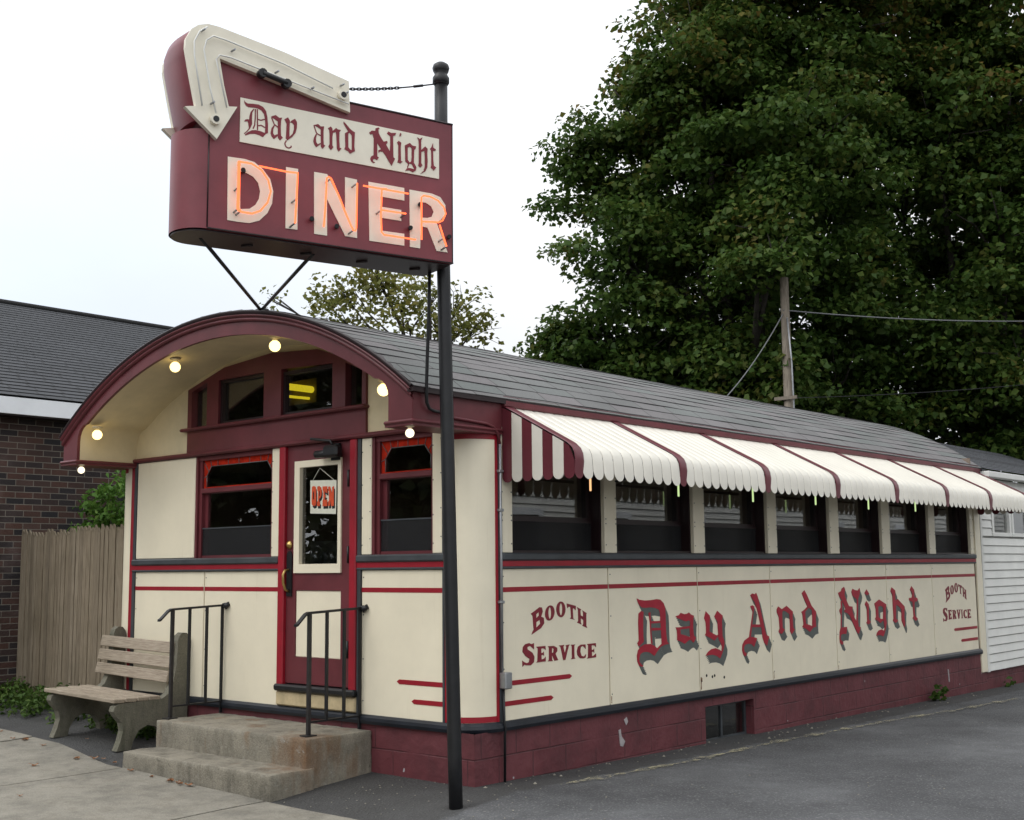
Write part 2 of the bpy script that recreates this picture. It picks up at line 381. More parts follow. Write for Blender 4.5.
        if isinstance(mat, tuple):          # second material for the faces added after slot2 was set (screws in a panel)
            me.materials.append(mat[0]); me.materials.append(mat[1])
            for fi in range(s.slot2, len(s.f)): me.polygons[fi].material_index = 1
        else: me.materials.append(mat)
        me.update()
        if parent is not None: o.parent = parent
        return o
def tag(o, label=None, cat=None, group=None, kind=None):
    if label: o['label'] = label
    if cat: o['category'] = cat
    if group: o['group'] = group
    if kind: o['kind'] = kind
    return o
def thing(name, label, cat, loc, group=None):
    o = bpy.data.objects.new(name, None); COL.objects.link(o); o.location = loc; o.empty_display_size = .2
    return tag(o, label, cat, group)
def B1(name, mat, parent, *a, bev=0):
    m = MB(); m.box(*a, bev=bev); return m.build(name, mat, parent)
def lerp(a, b, t): return a+(b-a)*t
def PX(u, v, d): return (d, u, v)            # plane facing +X : (y, z)
def PY(u, v, d): return (u, -d, v)           # plane facing -Y : (x, z)

def ground(x, y):
    b = .178-.0115*min(y, 14) if y >= 0 else .178+.085*max(y, -1)+.01*min(0, max(y, -6)+1)
    return b+.03*max(0, min(6, -1.1-x))

def leaves(name, mat, parent, centers, size, per, spread, flat=.55, jit=.45, seed=0, aspect=.8):
    """leaf-sized folded faces in sprays round the given centres"""
    r = np.random.default_rng(seed)
    c = np.asarray(centers, dtype=np.float64); k = len(c)*per
    P = np.repeat(c, per, 0)
    d = r.normal(size=(k, 3)); d /= np.linalg.norm(d, axis=1)[:, None]
    d *= (r.random(k)**.5)[:, None]*spread*np.array([1, 1, flat]); P = P+d
    P[:, 2] -= .25*(d[:, 0]**2+d[:, 1]**2)/max(spread, .01)
    nrm = r.normal(size=(k, 3))*jit+np.array([0, 0, .55])+d/spread*.5; nrm /= np.linalg.norm(nrm, axis=1)[:, None]
    t = r.normal(size=(k, 3)); t -= nrm*(t*nrm).sum(1)[:, None]; t /= np.linalg.norm(t, axis=1)[:, None]
    b = np.cross(nrm, t); s = (size*(.65+.7*r.random(k)))[:, None]
    V = np.stack([P-t*s*.5, P+b*s*.5*aspect+nrm*s*.14-t*s*.06, P+t*s*.55-nrm*s*.06, P-b*s*.5*aspect+nrm*s*.14-t*s*.06], 1).reshape(-1, 3)
    off = Vector((0,0,0)); q = parent
    while q is not None: off = off+q.location; q = q.parent
    o_loc = None
    if parent is None:
        o_loc = Vector(V.mean(0)); o_loc.z = float(V[:,2].min()); off = o_loc
    V = V-np.array(off)
    me = bpy.data.meshes.new(name); me.vertices.add(k*4); me.vertices.foreach_set('co', V.astype(np.float32).ravel())
    me.loops.add(k*4); me.loops.foreach_set('vertex_index', np.arange(k*4, dtype=np.int32))
    me.polygons.add(k); me.polygons.foreach_set('loop_start', np.arange(0, k*4, 4, dtype=np.int32))
    me.polygons.foreach_set('loop_total', np.full(k, 4, dtype=np.int32))
    me.update(calc_edges=True); me.validate(); me.materials.append(mat)
    o = bpy.data.objects.new(name, me); COL.objects.link(o)
    if parent is not None: o.parent = parent
    else: o.location = o_loc
    return o
def lobe_centers(lobes, dens, seed, shell=.35):
    r = np.random.default_rng(seed); out = []
    for x, y, z, R in lobes:
        n = max(3, int(dens*R*R))
        d = r.normal(size=(n, 3)); d /= np.linalg.norm(d, axis=1)[:, None]
        rad = R*(shell+(1-shell)*r.random(n)**.6)
        out.append(np.array([x, y, z])+d*rad[:, None]*np.array([1, 1, .92]))
    return np.concatenate(out)

BLACKLETTER=[[[[2.089,1.494],[2.135,1.48],[2.209,1.472],[2.311,1.472],[2.397,1.479],[2.457,1.472],[2.508,1.439],[2.529,1.4],[2.533,1.331],[2.533,1.234],[2.538,1.147],[2.55,1.097],[2.579,1.077],[2.5,1.071],[2.438,1.055],[2.376,1.011],[2.341,0.984],[2.316,0.995],[2.275,1.017],[2.225,1.027],[2.166,1.025],[2.127,1.011],[2.11,0.979],[2.113,0.946],[2.145,0.921],[2.173,0.909],[2.144,0.902],[2.104,0.914],[2.08,0.948],[2.074,1.0],[2.092,1.046],[2.135,1.076],[2.194,1.092],[2.286,1.092],[2.353,1.069],[2.386,1.048],[2.43,1.07],[2.457,1.083],[2.456,1.15],[2.454,1.204],[2.31,1.205],[2.311,1.229],[2.451,1.223],[2.45,1.267],[2.302,1.268],[2.303,1.287],[2.444,1.286],[2.446,1.344],[2.431,1.383],[2.385,1.399],[2.308,1.409],[2.224,1.407],[2.17,1.411],[2.133,1.431],[2.105,1.456]],[]],[[[2.264,1.36],[2.295,1.369],[2.302,1.273],[2.305,1.177],[2.317,1.092],[2.295,1.093],[2.286,1.178],[2.282,1.273]],[]],[[[2.113,1.361],[2.156,1.383],[2.192,1.372],[2.183,1.315],[2.178,1.23],[2.18,1.154],[2.186,1.116],[2.152,1.099],[2.11,1.078],[2.082,1.105],[2.109,1.13],[2.106,1.186],[2.105,1.281]],[]],[[[2.69,1.317],[2.746,1.324],[2.778,1.345],[2.838,1.331],[2.881,1.333],[2.915,1.345],[2.952,1.323],[3.002,1.31],[2.986,1.283],[2.98,1.221],[2.983,1.158],[2.993,1.127],[3.024,1.11],[2.982,1.065],[2.964,1.074],[2.94,1.091],[2.919,1.096],[2.883,1.086],[2.832,1.062],[2.776,1.084],[2.707,1.102],[2.71,1.156],[2.705,1.194],[2.685,1.218],[2.755,1.216],[2.928,1.219],[2.931,1.266],[2.899,1.271],[2.871,1.264],[2.814,1.274],[2.759,1.292],[2.724,1.297]],[[[2.765,1.195],[2.919,1.2],[2.923,1.119],[2.822,1.143],[2.769,1.153]]]],[[[3.17,1.28],[3.203,1.346],[3.275,1.3],[3.267,1.24],[3.259,1.154],[3.386,1.112],[3.412,1.119],[3.405,1.179],[3.404,1.243],[3.35,1.289],[3.407,1.343],[3.504,1.292],[3.486,1.248],[3.486,1.175],[3.488,1.103],[3.52,1.045],[3.512,0.997],[3.478,0.947],[3.434,0.894],[3.374,0.922],[3.307,0.937],[3.232,0.938],[3.175,0.932],[3.219,0.966],[3.28,0.99],[3.356,0.996],[3.424,0.978],[3.461,0.96],[3.471,1.004],[3.45,1.041],[3.421,1.07],[3.405,1.103],[3.345,1.066],[3.271,1.094],[3.176,1.124],[3.199,1.144],[3.199,1.196],[3.193,1.251]],[]],[[[4.028,1.473],[4.072,1.491],[4.12,1.481],[4.147,1.497],[4.177,1.458],[4.201,1.393],[4.231,1.305],[4.268,1.206],[4.295,1.129],[4.324,1.073],[4.378,1.054],[4.328,0.966],[4.269,1.0],[4.242,1.055],[4.231,1.142],[4.221,1.154],[4.043,1.161],[4.04,1.188],[4.208,1.181],[4.184,1.252],[4.147,1.34],[4.109,1.406],[4.068,1.439]],[]],[[[4.021,1.366],[4.064,1.375],[4.106,1.36],[4.079,1.288],[4.051,1.193],[4.015,1.064],[3.981,1.066],[4.018,1.173],[4.049,1.257],[4.066,1.31],[4.047,1.343]],[]],[[[3.981,1.068],[4.053,1.065],[4.138,1.05],[4.103,1.009],[4.072,0.967],[4.027,0.996],[3.965,1.007],[3.901,0.998],[3.874,0.968],[3.886,0.93],[3.927,0.912],[3.904,0.884],[3.863,0.9],[3.84,0.949],[3.849,1.001],[3.893,1.041]],[]],[[[4.548,1.317],[4.583,1.348],[4.655,1.317],[4.758,1.349],[4.888,1.285],[4.876,1.249],[4.88,1.192],[4.883,1.118],[4.916,1.101],[4.847,1.055],[4.812,1.085],[4.815,1.154],[4.811,1.235],[4.81,1.263],[4.745,1.29],[4.679,1.304],[4.661,1.285],[4.658,1.2],[4.657,1.128],[4.705,1.11],[4.636,1.067],[4.579,1.084],[4.572,1.096],[4.596,1.123],[4.591,1.187],[4.584,1.251],[4.549,1.285]],[]],[[[5.093,1.469],[5.157,1.5],[5.206,1.454],[5.254,1.394],[5.302,1.334],[5.396,1.272],[5.404,1.26],[5.384,1.197],[5.383,1.13],[5.39,1.109],[5.318,1.1],[5.243,1.061],[5.158,1.098],[5.076,1.118],[5.109,1.142],[5.097,1.208],[5.092,1.258],[5.068,1.275],[5.121,1.29],[5.213,1.328],[5.181,1.367],[5.132,1.422]],[[[5.155,1.276],[5.238,1.315],[5.307,1.288],[5.308,1.2],[5.301,1.117],[5.249,1.132],[5.162,1.148],[5.155,1.214]]]],[[[5.933,1.455],[6.006,1.472],[6.027,1.502],[6.085,1.518],[6.111,1.492],[6.088,1.442],[6.103,1.401],[6.147,1.349],[6.188,1.302],[6.279,1.294],[6.263,1.254],[6.302,1.182],[6.344,1.139],[6.359,1.134],[6.382,1.281],[6.391,1.373],[6.28,1.417],[6.261,1.458],[6.294,1.493],[6.355,1.477],[6.424,1.47],[6.474,1.5],[6.482,1.464],[6.466,1.423],[6.426,1.377],[6.413,1.249],[6.397,1.137],[6.406,1.065],[6.464,1.058],[6.405,0.984],[6.364,1.001],[6.313,1.059],[6.251,1.133],[6.2,1.195],[6.146,1.223],[6.058,1.246],[6.099,1.275],[6.055,1.332],[6.015,1.378],[5.962,1.409]],[]],[[[5.991,1.363],[6.025,1.368],[6.018,1.292],[5.999,1.213],[5.99,1.123],[5.981,1.075],[6.12,1.077],[6.09,0.998],[6.012,1.004],[5.96,0.995],[5.946,0.946],[6.014,0.907],[5.978,0.886],[5.929,0.907],[5.921,0.957],[5.932,1.026],[5.963,1.074],[5.971,1.154],[5.982,1.218],[5.947,1.25],[5.949,1.27],[5.989,1.293]],[]],[[[6.593,1.436],[6.651,1.478],[6.72,1.428],[6.657,1.41]],[]],[[[6.589,1.31],[6.633,1.347],[6.696,1.307],[6.686,1.215],[6.677,1.137],[6.73,1.106],[6.667,1.08],[6.606,1.097],[6.635,1.12],[6.635,1.197],[6.636,1.275]],[]],[[[6.843,1.312],[6.974,1.355],[7.166,1.293],[7.143,1.239],[7.132,1.14],[7.153,1.08],[7.123,1.021],[7.082,0.964],[7.042,0.926],[6.975,0.944],[6.895,0.948],[6.855,0.94],[6.875,0.973],[6.923,1.001],[7.005,1.009],[7.073,0.989],[7.088,1.023],[7.073,1.093],[7.059,1.111],[6.979,1.082],[6.913,1.114],[6.839,1.131],[6.872,1.159],[6.87,1.248]],[[[6.942,1.275],[7.013,1.283],[7.075,1.261],[7.066,1.182],[7.06,1.128],[6.996,1.13],[6.94,1.152],[6.936,1.216]]]],[[[7.297,1.443],[7.336,1.489],[7.432,1.45],[7.425,1.389],[7.424,1.323],[7.488,1.35],[7.682,1.25],[7.665,1.203],[7.654,1.118],[7.675,1.06],[7.655,1.009],[7.63,1.015],[7.611,1.044],[7.571,1.088],[7.579,1.158],[7.576,1.224],[7.501,1.265],[7.435,1.281],[7.427,1.211],[7.416,1.117],[7.48,1.091],[7.398,1.067],[7.324,1.098],[7.349,1.12],[7.346,1.232],[7.343,1.353],[7.345,1.409]],[]],[[[7.858,1.451],[7.91,1.493],[7.987,1.443],[7.976,1.356],[8.047,1.35],[8.085,1.329],[8.041,1.301],[7.982,1.308],[7.971,1.26],[7.965,1.173],[7.978,1.125],[8.055,1.093],[7.987,1.067],[7.897,1.104],[7.931,1.127],[7.922,1.242],[7.922,1.3],[7.819,1.322],[7.822,1.351],[7.905,1.353],[7.922,1.396],[7.902,1.426]],[]]]
BOOTH=[[[[0.657,1.41],[0.715,1.435],[0.764,1.458],[0.794,1.455],[0.805,1.423],[0.783,1.383],[0.816,1.373],[0.821,1.33],[0.781,1.294],[0.663,1.248],[0.673,1.268],[0.689,1.286],[0.679,1.391]],[[[0.724,1.405],[0.754,1.419],[0.757,1.394],[0.724,1.373]],[[0.723,1.343],[0.764,1.359],[0.772,1.329],[0.722,1.299]]]],[[[0.953,1.415],[0.949,1.396],[0.94,1.378],[0.927,1.364],[0.91,1.353],[0.891,1.348],[0.872,1.349],[0.856,1.355],[0.843,1.367],[0.835,1.383],[0.832,1.401],[0.836,1.419],[0.844,1.437],[0.858,1.452],[0.875,1.463],[0.894,1.468],[0.912,1.467],[0.929,1.461],[0.942,1.449],[0.95,1.434]],[[[0.91,1.407],[0.909,1.393],[0.906,1.381],[0.902,1.371],[0.897,1.365],[0.891,1.363],[0.886,1.365],[0.881,1.372],[0.877,1.382],[0.875,1.395],[0.874,1.409],[0.875,1.422],[0.878,1.435],[0.882,1.445],[0.888,1.451],[0.893,1.453],[0.899,1.451],[0.904,1.444],[0.907,1.434],[0.91,1.421]]]],[[[1.094,1.43],[1.09,1.411],[1.081,1.393],[1.068,1.38],[1.051,1.371],[1.033,1.369],[1.015,1.373],[0.998,1.382],[0.986,1.397],[0.978,1.415],[0.975,1.434],[0.979,1.453],[0.987,1.471],[1.001,1.484],[1.017,1.493],[1.036,1.495],[1.054,1.492],[1.07,1.482],[1.083,1.468],[1.091,1.45]],[[[1.053,1.432],[1.051,1.417],[1.049,1.403],[1.044,1.393],[1.039,1.386],[1.033,1.384],[1.028,1.387],[1.023,1.394],[1.019,1.404],[1.016,1.418],[1.016,1.433],[1.017,1.448],[1.02,1.461],[1.024,1.471],[1.03,1.478],[1.035,1.48],[1.041,1.478],[1.046,1.471],[1.05,1.46],[1.052,1.446]]]],[[[1.111,1.477],[1.232,1.454],[1.225,1.418],[1.204,1.436],[1.189,1.432],[1.194,1.353],[1.214,1.342],[1.148,1.355],[1.167,1.364],[1.158,1.446],[1.138,1.45],[1.117,1.438]],[]],[[[1.246,1.443],[1.301,1.424],[1.29,1.414],[1.293,1.375],[1.325,1.363],[1.326,1.399],[1.316,1.415],[1.375,1.39],[1.368,1.382],[1.366,1.288],[1.38,1.268],[1.312,1.29],[1.327,1.303],[1.328,1.335],[1.293,1.352],[1.292,1.32],[1.302,1.3],[1.243,1.319],[1.26,1.331],[1.259,1.421]],[]],[[[0.691,1.182],[0.69,1.133],[0.671,1.146],[0.642,1.163],[0.61,1.155],[0.613,1.137],[0.67,1.109],[0.695,1.077],[0.688,1.035],[0.649,1.013],[0.592,1.017],[0.573,1.024],[0.55,1.008],[0.547,1.056],[0.57,1.043],[0.602,1.032],[0.627,1.039],[0.635,1.063],[0.584,1.09],[0.552,1.122],[0.557,1.158],[0.585,1.179],[0.633,1.185],[0.662,1.175]],[]],[[[0.719,1.152],[0.831,1.153],[0.834,1.121],[0.817,1.132],[0.787,1.136],[0.778,1.131],[0.779,1.099],[0.802,1.102],[0.81,1.11],[0.812,1.077],[0.796,1.086],[0.78,1.082],[0.782,1.05],[0.815,1.055],[0.833,1.069],[0.832,1.032],[0.717,1.03],[0.731,1.039],[0.737,1.136]],[]],[[[0.863,1.148],[0.937,1.147],[0.98,1.129],[0.98,1.104],[0.955,1.084],[0.984,1.041],[0.99,1.032],[0.944,1.029],[0.915,1.074],[0.911,1.074],[0.912,1.039],[0.924,1.029],[0.86,1.03],[0.874,1.042],[0.876,1.135]],[[[0.912,1.133],[0.936,1.123],[0.931,1.097],[0.911,1.092]]]],[[[1.003,1.146],[1.072,1.148],[1.058,1.133],[1.077,1.079],[1.099,1.129],[1.089,1.144],[1.14,1.148],[1.126,1.133],[1.082,1.029],[1.055,1.028],[1.023,1.133]],[]],[[[1.157,1.144],[1.213,1.144],[1.2,1.133],[1.2,1.041],[1.214,1.03],[1.154,1.029],[1.169,1.039],[1.169,1.134]],[]],[[[1.35,1.137],[1.352,1.099],[1.335,1.113],[1.314,1.127],[1.286,1.118],[1.279,1.08],[1.295,1.048],[1.326,1.039],[1.355,1.057],[1.35,1.031],[1.315,1.025],[1.273,1.03],[1.242,1.055],[1.235,1.089],[1.25,1.123],[1.287,1.138],[1.323,1.138]],[]],[[[1.372,1.139],[1.491,1.14],[1.492,1.107],[1.473,1.121],[1.443,1.125],[1.432,1.121],[1.433,1.087],[1.459,1.089],[1.466,1.098],[1.467,1.063],[1.45,1.073],[1.434,1.069],[1.436,1.035],[1.466,1.041],[1.49,1.055],[1.492,1.024],[1.366,1.021],[1.382,1.031],[1.387,1.126]],[]]]
SCRIPT=[[[[-1.593,4.807],[-1.586,4.796],[-1.569,4.79],[-1.534,4.795],[-1.494,4.798],[-1.463,4.787],[-1.442,4.763],[-1.433,4.725],[-1.428,4.676],[-1.427,4.616],[-1.44,4.609],[-1.462,4.582],[-1.485,4.591],[-1.515,4.595],[-1.55,4.588],[-1.58,4.572],[-1.585,4.577],[-1.563,4.598],[-1.538,4.615],[-1.511,4.621],[-1.481,4.62],[-1.448,4.613],[-1.446,4.658],[-1.449,4.707],[-1.457,4.74],[-1.475,4.762],[-1.503,4.771],[-1.533,4.77],[-1.563,4.766],[-1.581,4.773],[-1.591,4.788]],[]],[[[-1.528,4.763],[-1.523,4.762],[-1.537,4.734],[-1.539,4.689],[-1.537,4.655],[-1.551,4.623],[-1.57,4.597],[-1.587,4.581],[-1.59,4.585],[-1.57,4.606],[-1.558,4.626],[-1.564,4.66],[-1.569,4.669],[-1.591,4.664],[-1.584,4.678],[-1.569,4.684],[-1.558,4.683],[-1.555,4.711],[-1.548,4.737]],[]],[[[-1.407,4.734],[-1.376,4.75],[-1.35,4.736],[-1.33,4.741],[-1.337,4.719],[-1.339,4.668],[-1.336,4.616],[-1.323,4.605],[-1.343,4.582],[-1.357,4.597],[-1.359,4.664],[-1.36,4.709],[-1.381,4.72],[-1.399,4.727]],[]],[[[-1.385,4.682],[-1.38,4.68],[-1.391,4.648],[-1.392,4.623],[-1.382,4.61],[-1.36,4.622],[-1.359,4.609],[-1.386,4.584],[-1.4,4.597],[-1.409,4.62],[-1.403,4.654]],[]],[[[-1.314,4.733],[-1.289,4.751],[-1.275,4.731],[-1.277,4.68],[-1.277,4.62],[-1.291,4.592],[-1.302,4.605],[-1.299,4.656],[-1.298,4.706]],[]],[[[-1.275,4.721],[-1.26,4.737],[-1.239,4.751],[-1.225,4.731],[-1.225,4.69],[-1.235,4.653],[-1.256,4.624],[-1.291,4.592],[-1.277,4.619],[-1.253,4.647],[-1.245,4.681],[-1.246,4.706],[-1.258,4.719]],[]],[[[-1.106,4.733],[-1.073,4.747],[-1.053,4.734],[-1.029,4.739],[-1.033,4.708],[-1.032,4.64],[-1.03,4.611],[-1.019,4.606],[-1.038,4.581],[-1.05,4.594],[-1.052,4.658],[-1.053,4.713],[-1.08,4.727]],[]],[[[-1.088,4.674],[-1.081,4.673],[-1.088,4.643],[-1.085,4.618],[-1.074,4.605],[-1.053,4.619],[-1.053,4.611],[-1.085,4.583],[-1.098,4.598],[-1.106,4.622],[-1.101,4.649]],[]],[[[-1.0,4.732],[-0.98,4.748],[-0.968,4.736],[-0.966,4.719],[-0.941,4.745],[-0.928,4.737],[-0.905,4.737],[-0.916,4.718],[-0.916,4.662],[-0.913,4.611],[-0.899,4.609],[-0.919,4.582],[-0.933,4.599],[-0.936,4.658],[-0.941,4.717],[-0.963,4.707],[-0.968,4.674],[-0.967,4.618],[-0.96,4.606],[-0.977,4.582],[-0.996,4.604],[-0.987,4.623],[-0.988,4.691],[-0.991,4.721]],[]],[[[-0.885,4.801],[-0.874,4.793],[-0.837,4.759],[-0.818,4.747],[-0.8,4.74],[-0.802,4.705],[-0.804,4.639],[-0.799,4.606],[-0.813,4.599],[-0.835,4.583],[-0.849,4.597],[-0.878,4.609],[-0.87,4.627],[-0.873,4.691],[-0.874,4.721],[-0.85,4.739],[-0.873,4.769],[-0.885,4.788]],[[[-0.85,4.724],[-0.837,4.731],[-0.823,4.714],[-0.822,4.653],[-0.822,4.61],[-0.836,4.612],[-0.849,4.627],[-0.85,4.683]]]],[[[-0.691,4.76],[-0.673,4.777],[-0.645,4.78],[-0.642,4.8],[-0.621,4.81],[-0.612,4.803],[-0.622,4.793],[-0.618,4.768],[-0.602,4.742],[-0.581,4.715],[-0.553,4.726],[-0.55,4.712],[-0.562,4.698],[-0.531,4.653],[-0.528,4.71],[-0.528,4.762],[-0.553,4.78],[-0.544,4.796],[-0.522,4.789],[-0.482,4.797],[-0.491,4.778],[-0.507,4.769],[-0.506,4.714],[-0.504,4.617],[-0.491,4.608],[-0.518,4.553],[-0.54,4.582],[-0.565,4.618],[-0.587,4.642],[-0.608,4.641],[-0.619,4.628],[-0.619,4.648],[-0.599,4.657],[-0.614,4.677],[-0.63,4.697],[-0.629,4.635],[-0.629,4.601],[-0.617,4.594],[-0.629,4.575],[-0.65,4.58],[-0.663,4.572],[-0.659,4.558],[-0.645,4.555],[-0.656,4.548],[-0.675,4.556],[-0.682,4.574],[-0.675,4.593],[-0.657,4.604],[-0.656,4.658],[-0.656,4.726],[-0.666,4.756],[-0.682,4.747]],[]],[[[-0.475,4.729],[-0.463,4.743],[-0.442,4.732],[-0.447,4.702],[-0.444,4.599],[-0.431,4.599],[-0.45,4.581],[-0.472,4.589],[-0.465,4.607],[-0.465,4.711]],[]],[[[-0.457,4.778],[-0.451,4.802],[-0.441,4.799],[-0.447,4.78]],[]],[[[-0.413,4.72],[-0.375,4.744],[-0.353,4.728],[-0.324,4.728],[-0.331,4.706],[-0.34,4.699],[-0.343,4.606],[-0.321,4.575],[-0.328,4.551],[-0.35,4.535],[-0.378,4.545],[-0.411,4.536],[-0.394,4.559],[-0.366,4.561],[-0.337,4.558],[-0.359,4.594],[-0.375,4.594],[-0.384,4.587],[-0.41,4.605],[-0.41,4.663]],[[[-0.392,4.707],[-0.375,4.718],[-0.359,4.707],[-0.359,4.649],[-0.362,4.614],[-0.375,4.6],[-0.391,4.617],[-0.392,4.66]]]],[[[-0.315,4.796],[-0.296,4.788],[-0.273,4.804],[-0.284,4.779],[-0.284,4.709],[-0.251,4.741],[-0.232,4.727],[-0.235,4.694],[-0.232,4.637],[-0.235,4.59],[-0.251,4.558],[-0.29,4.534],[-0.264,4.561],[-0.254,4.592],[-0.254,4.656],[-0.257,4.708],[-0.283,4.695],[-0.284,4.616],[-0.274,4.598],[-0.291,4.58],[-0.307,4.592],[-0.302,4.613],[-0.302,4.752],[-0.305,4.781]],[]],[[[-0.188,4.776],[-0.187,4.744],[-0.164,4.734],[-0.171,4.724],[-0.187,4.721],[-0.186,4.657],[-0.182,4.611],[-0.162,4.602],[-0.182,4.577],[-0.206,4.595],[-0.201,4.613],[-0.201,4.671],[-0.203,4.724],[-0.212,4.731],[-0.2,4.745]],[]]]
HAIR=[[[-1.516,4.763],[-1.516,4.704],[-1.519,4.654],[-1.53,4.627]],[[-1.503,4.765],[-1.501,4.697],[-1.499,4.625]],[[-1.498,4.697],[-1.477,4.694],[-1.449,4.707]],[[-1.497,4.653],[-1.474,4.661],[-1.447,4.65]],[[-1.404,4.728],[-1.384,4.685],[-1.359,4.67]],[[-1.297,4.591],[-1.309,4.569],[-1.301,4.547],[-1.283,4.541],[-1.265,4.549],[-1.263,4.561]],[[-1.102,4.729],[-1.082,4.68],[-1.053,4.67]],[[-0.384,4.587],[-0.392,4.562]]]
DINER={"D":[[[-1.694,4.411],[-1.631,4.413],[-1.581,4.415],[-1.515,4.406],[-1.456,4.367],[-1.404,4.31],[-1.382,4.231],[-1.389,4.148],[-1.421,4.077],[-1.475,4.02],[-1.541,3.994],[-1.614,3.991],[-1.689,3.992]],[[[-1.61,4.326],[-1.567,4.323],[-1.521,4.306],[-1.487,4.271],[-1.472,4.216],[-1.479,4.166],[-1.502,4.122],[-1.542,4.089],[-1.605,4.077]]]],"I":[[[-1.295,4.411],[-1.21,4.412],[-1.21,3.997],[-1.293,3.996]],[]],"N":[[[-1.095,4.412],[-1.001,4.412],[-0.866,4.179],[-0.868,4.414],[-0.779,4.411],[-0.776,4.002],[-0.864,4.003],[-1.0,4.239],[-0.997,3.987],[-1.09,3.987]],[]],"E":[[[-0.692,4.411],[-0.415,4.412],[-0.414,4.321],[-0.6,4.321],[-0.599,4.249],[-0.438,4.25],[-0.438,4.171],[-0.599,4.171],[-0.599,4.08],[-0.414,4.083],[-0.414,3.998],[-0.682,3.996]],[]],"R":[[[-0.373,4.407],[-0.195,4.407],[-0.126,4.392],[-0.084,4.34],[-0.084,4.277],[-0.121,4.227],[-0.156,4.2],[-0.067,3.996],[-0.156,3.996],[-0.23,4.154],[-0.284,4.155],[-0.289,3.996],[-0.369,3.996]],[[[-0.288,4.33],[-0.244,4.333],[-0.2,4.313],[-0.18,4.276],[-0.195,4.238],[-0.23,4.224],[-0.286,4.219]]]]}
NEON={"D":[[[-1.644,4.37],[-1.643,4.205],[-1.646,4.06],[-1.638,4.048],[-1.613,4.042],[-1.548,4.041],[-1.491,4.068],[-1.442,4.132],[-1.422,4.208],[-1.44,4.279],[-1.487,4.34],[-1.554,4.372],[-1.644,4.37]],[[-1.636,4.367],[-1.635,4.206],[-1.637,4.063],[-1.622,4.047]]],"I":[[[-1.504,4.364],[-1.319,4.359],[-1.234,4.363]],[[-1.237,4.363],[-1.242,4.188],[-1.251,4.022]]],"N":[[[-1.047,4.027],[-1.036,4.179],[-1.029,4.365],[-1.016,4.375],[-0.998,4.366],[-0.931,4.237],[-0.903,4.172],[-0.848,4.062],[-0.83,4.035],[-0.817,4.033],[-0.81,4.051],[-0.805,4.366]]],"E":[[[-0.759,4.356],[-0.413,4.356]],[[-0.583,4.361],[-0.61,4.359],[-0.619,4.345],[-0.625,4.18],[-0.62,4.053],[-0.601,4.036],[-0.355,4.036]],[[-0.62,4.207],[-0.432,4.21]]],"R":[[[-0.309,4.043],[-0.31,4.347],[-0.292,4.361],[-0.238,4.362],[-0.18,4.345],[-0.13,4.304],[-0.115,4.258],[-0.14,4.205],[-0.17,4.187],[-0.307,4.172]],[[-0.165,4.17],[-0.131,4.078],[-0.109,4.021]]]}
ARROW=[[-1.921,4.693],[-1.965,4.898],[-1.998,5.065],[-1.996,5.124],[-1.961,5.197],[-1.916,5.235],[-1.853,5.255],[-1.777,5.253],[-1.33,5.184],[-0.861,5.083],[-0.85,4.864],[-1.326,4.959],[-1.773,5.041],[-1.74,4.865],[-1.706,4.733],[-1.649,4.742],[-1.781,4.502],[-1.992,4.677]]
ARROWTUBE=[[[-1.796,4.653],[-1.84,4.818],[-1.886,5.065],[-1.87,5.133],[-1.825,5.171],[-1.743,5.163],[-1.345,5.092],[-0.99,4.998]],[[-1.889,4.692],[-1.947,5.015],[-1.949,5.108],[-1.917,5.18],[-1.866,5.222]],[[-1.728,4.713],[-1.804,5.019],[-1.782,5.053],[-1.706,5.053],[-1.344,4.99],[-0.872,4.911]]]
PANEL=[[-1.618,4.823],[-0.137,4.815],[-0.138,4.523],[-1.617,4.523]]
FIN=[[-1.989,5.095],[-1.844,4.581],[-1.948,4.706]]
OPEN=[[[[-1.89,2.474],[-1.868,2.48],[-1.843,2.472],[-1.835,2.432],[-1.834,2.347],[-1.84,2.315],[-1.865,2.307],[-1.891,2.322],[-1.895,2.35],[-1.893,2.434]],[[[-1.878,2.429],[-1.868,2.438],[-1.86,2.409],[-1.861,2.367],[-1.874,2.363]]]],[[[-1.821,2.473],[-1.796,2.477],[-1.771,2.461],[-1.763,2.428],[-1.766,2.396],[-1.78,2.373],[-1.795,2.369],[-1.794,2.346],[-1.783,2.336],[-1.786,2.306],[-1.822,2.307],[-1.826,2.338],[-1.812,2.351],[-1.81,2.43],[-1.821,2.44]],[[[-1.796,2.434],[-1.785,2.434],[-1.784,2.392],[-1.795,2.388]]]],[[[-1.753,2.47],[-1.693,2.469],[-1.688,2.411],[-1.71,2.416],[-1.724,2.431],[-1.724,2.398],[-1.704,2.391],[-1.72,2.37],[-1.716,2.352],[-1.695,2.358],[-1.688,2.346],[-1.69,2.302],[-1.751,2.302],[-1.75,2.353],[-1.741,2.362],[-1.742,2.427],[-1.751,2.442]],[]],[[[-1.679,2.464],[-1.657,2.467],[-1.628,2.403],[-1.629,2.459],[-1.608,2.467],[-1.605,2.453],[-1.604,2.301],[-1.638,2.298],[-1.654,2.354],[-1.653,2.303],[-1.68,2.302],[-1.677,2.341],[-1.668,2.35],[-1.669,2.424],[-1.678,2.433]],[]]]
OPENCARD=[[-1.916,2.53],[-1.577,2.516],[-1.581,2.231],[-1.912,2.247]]
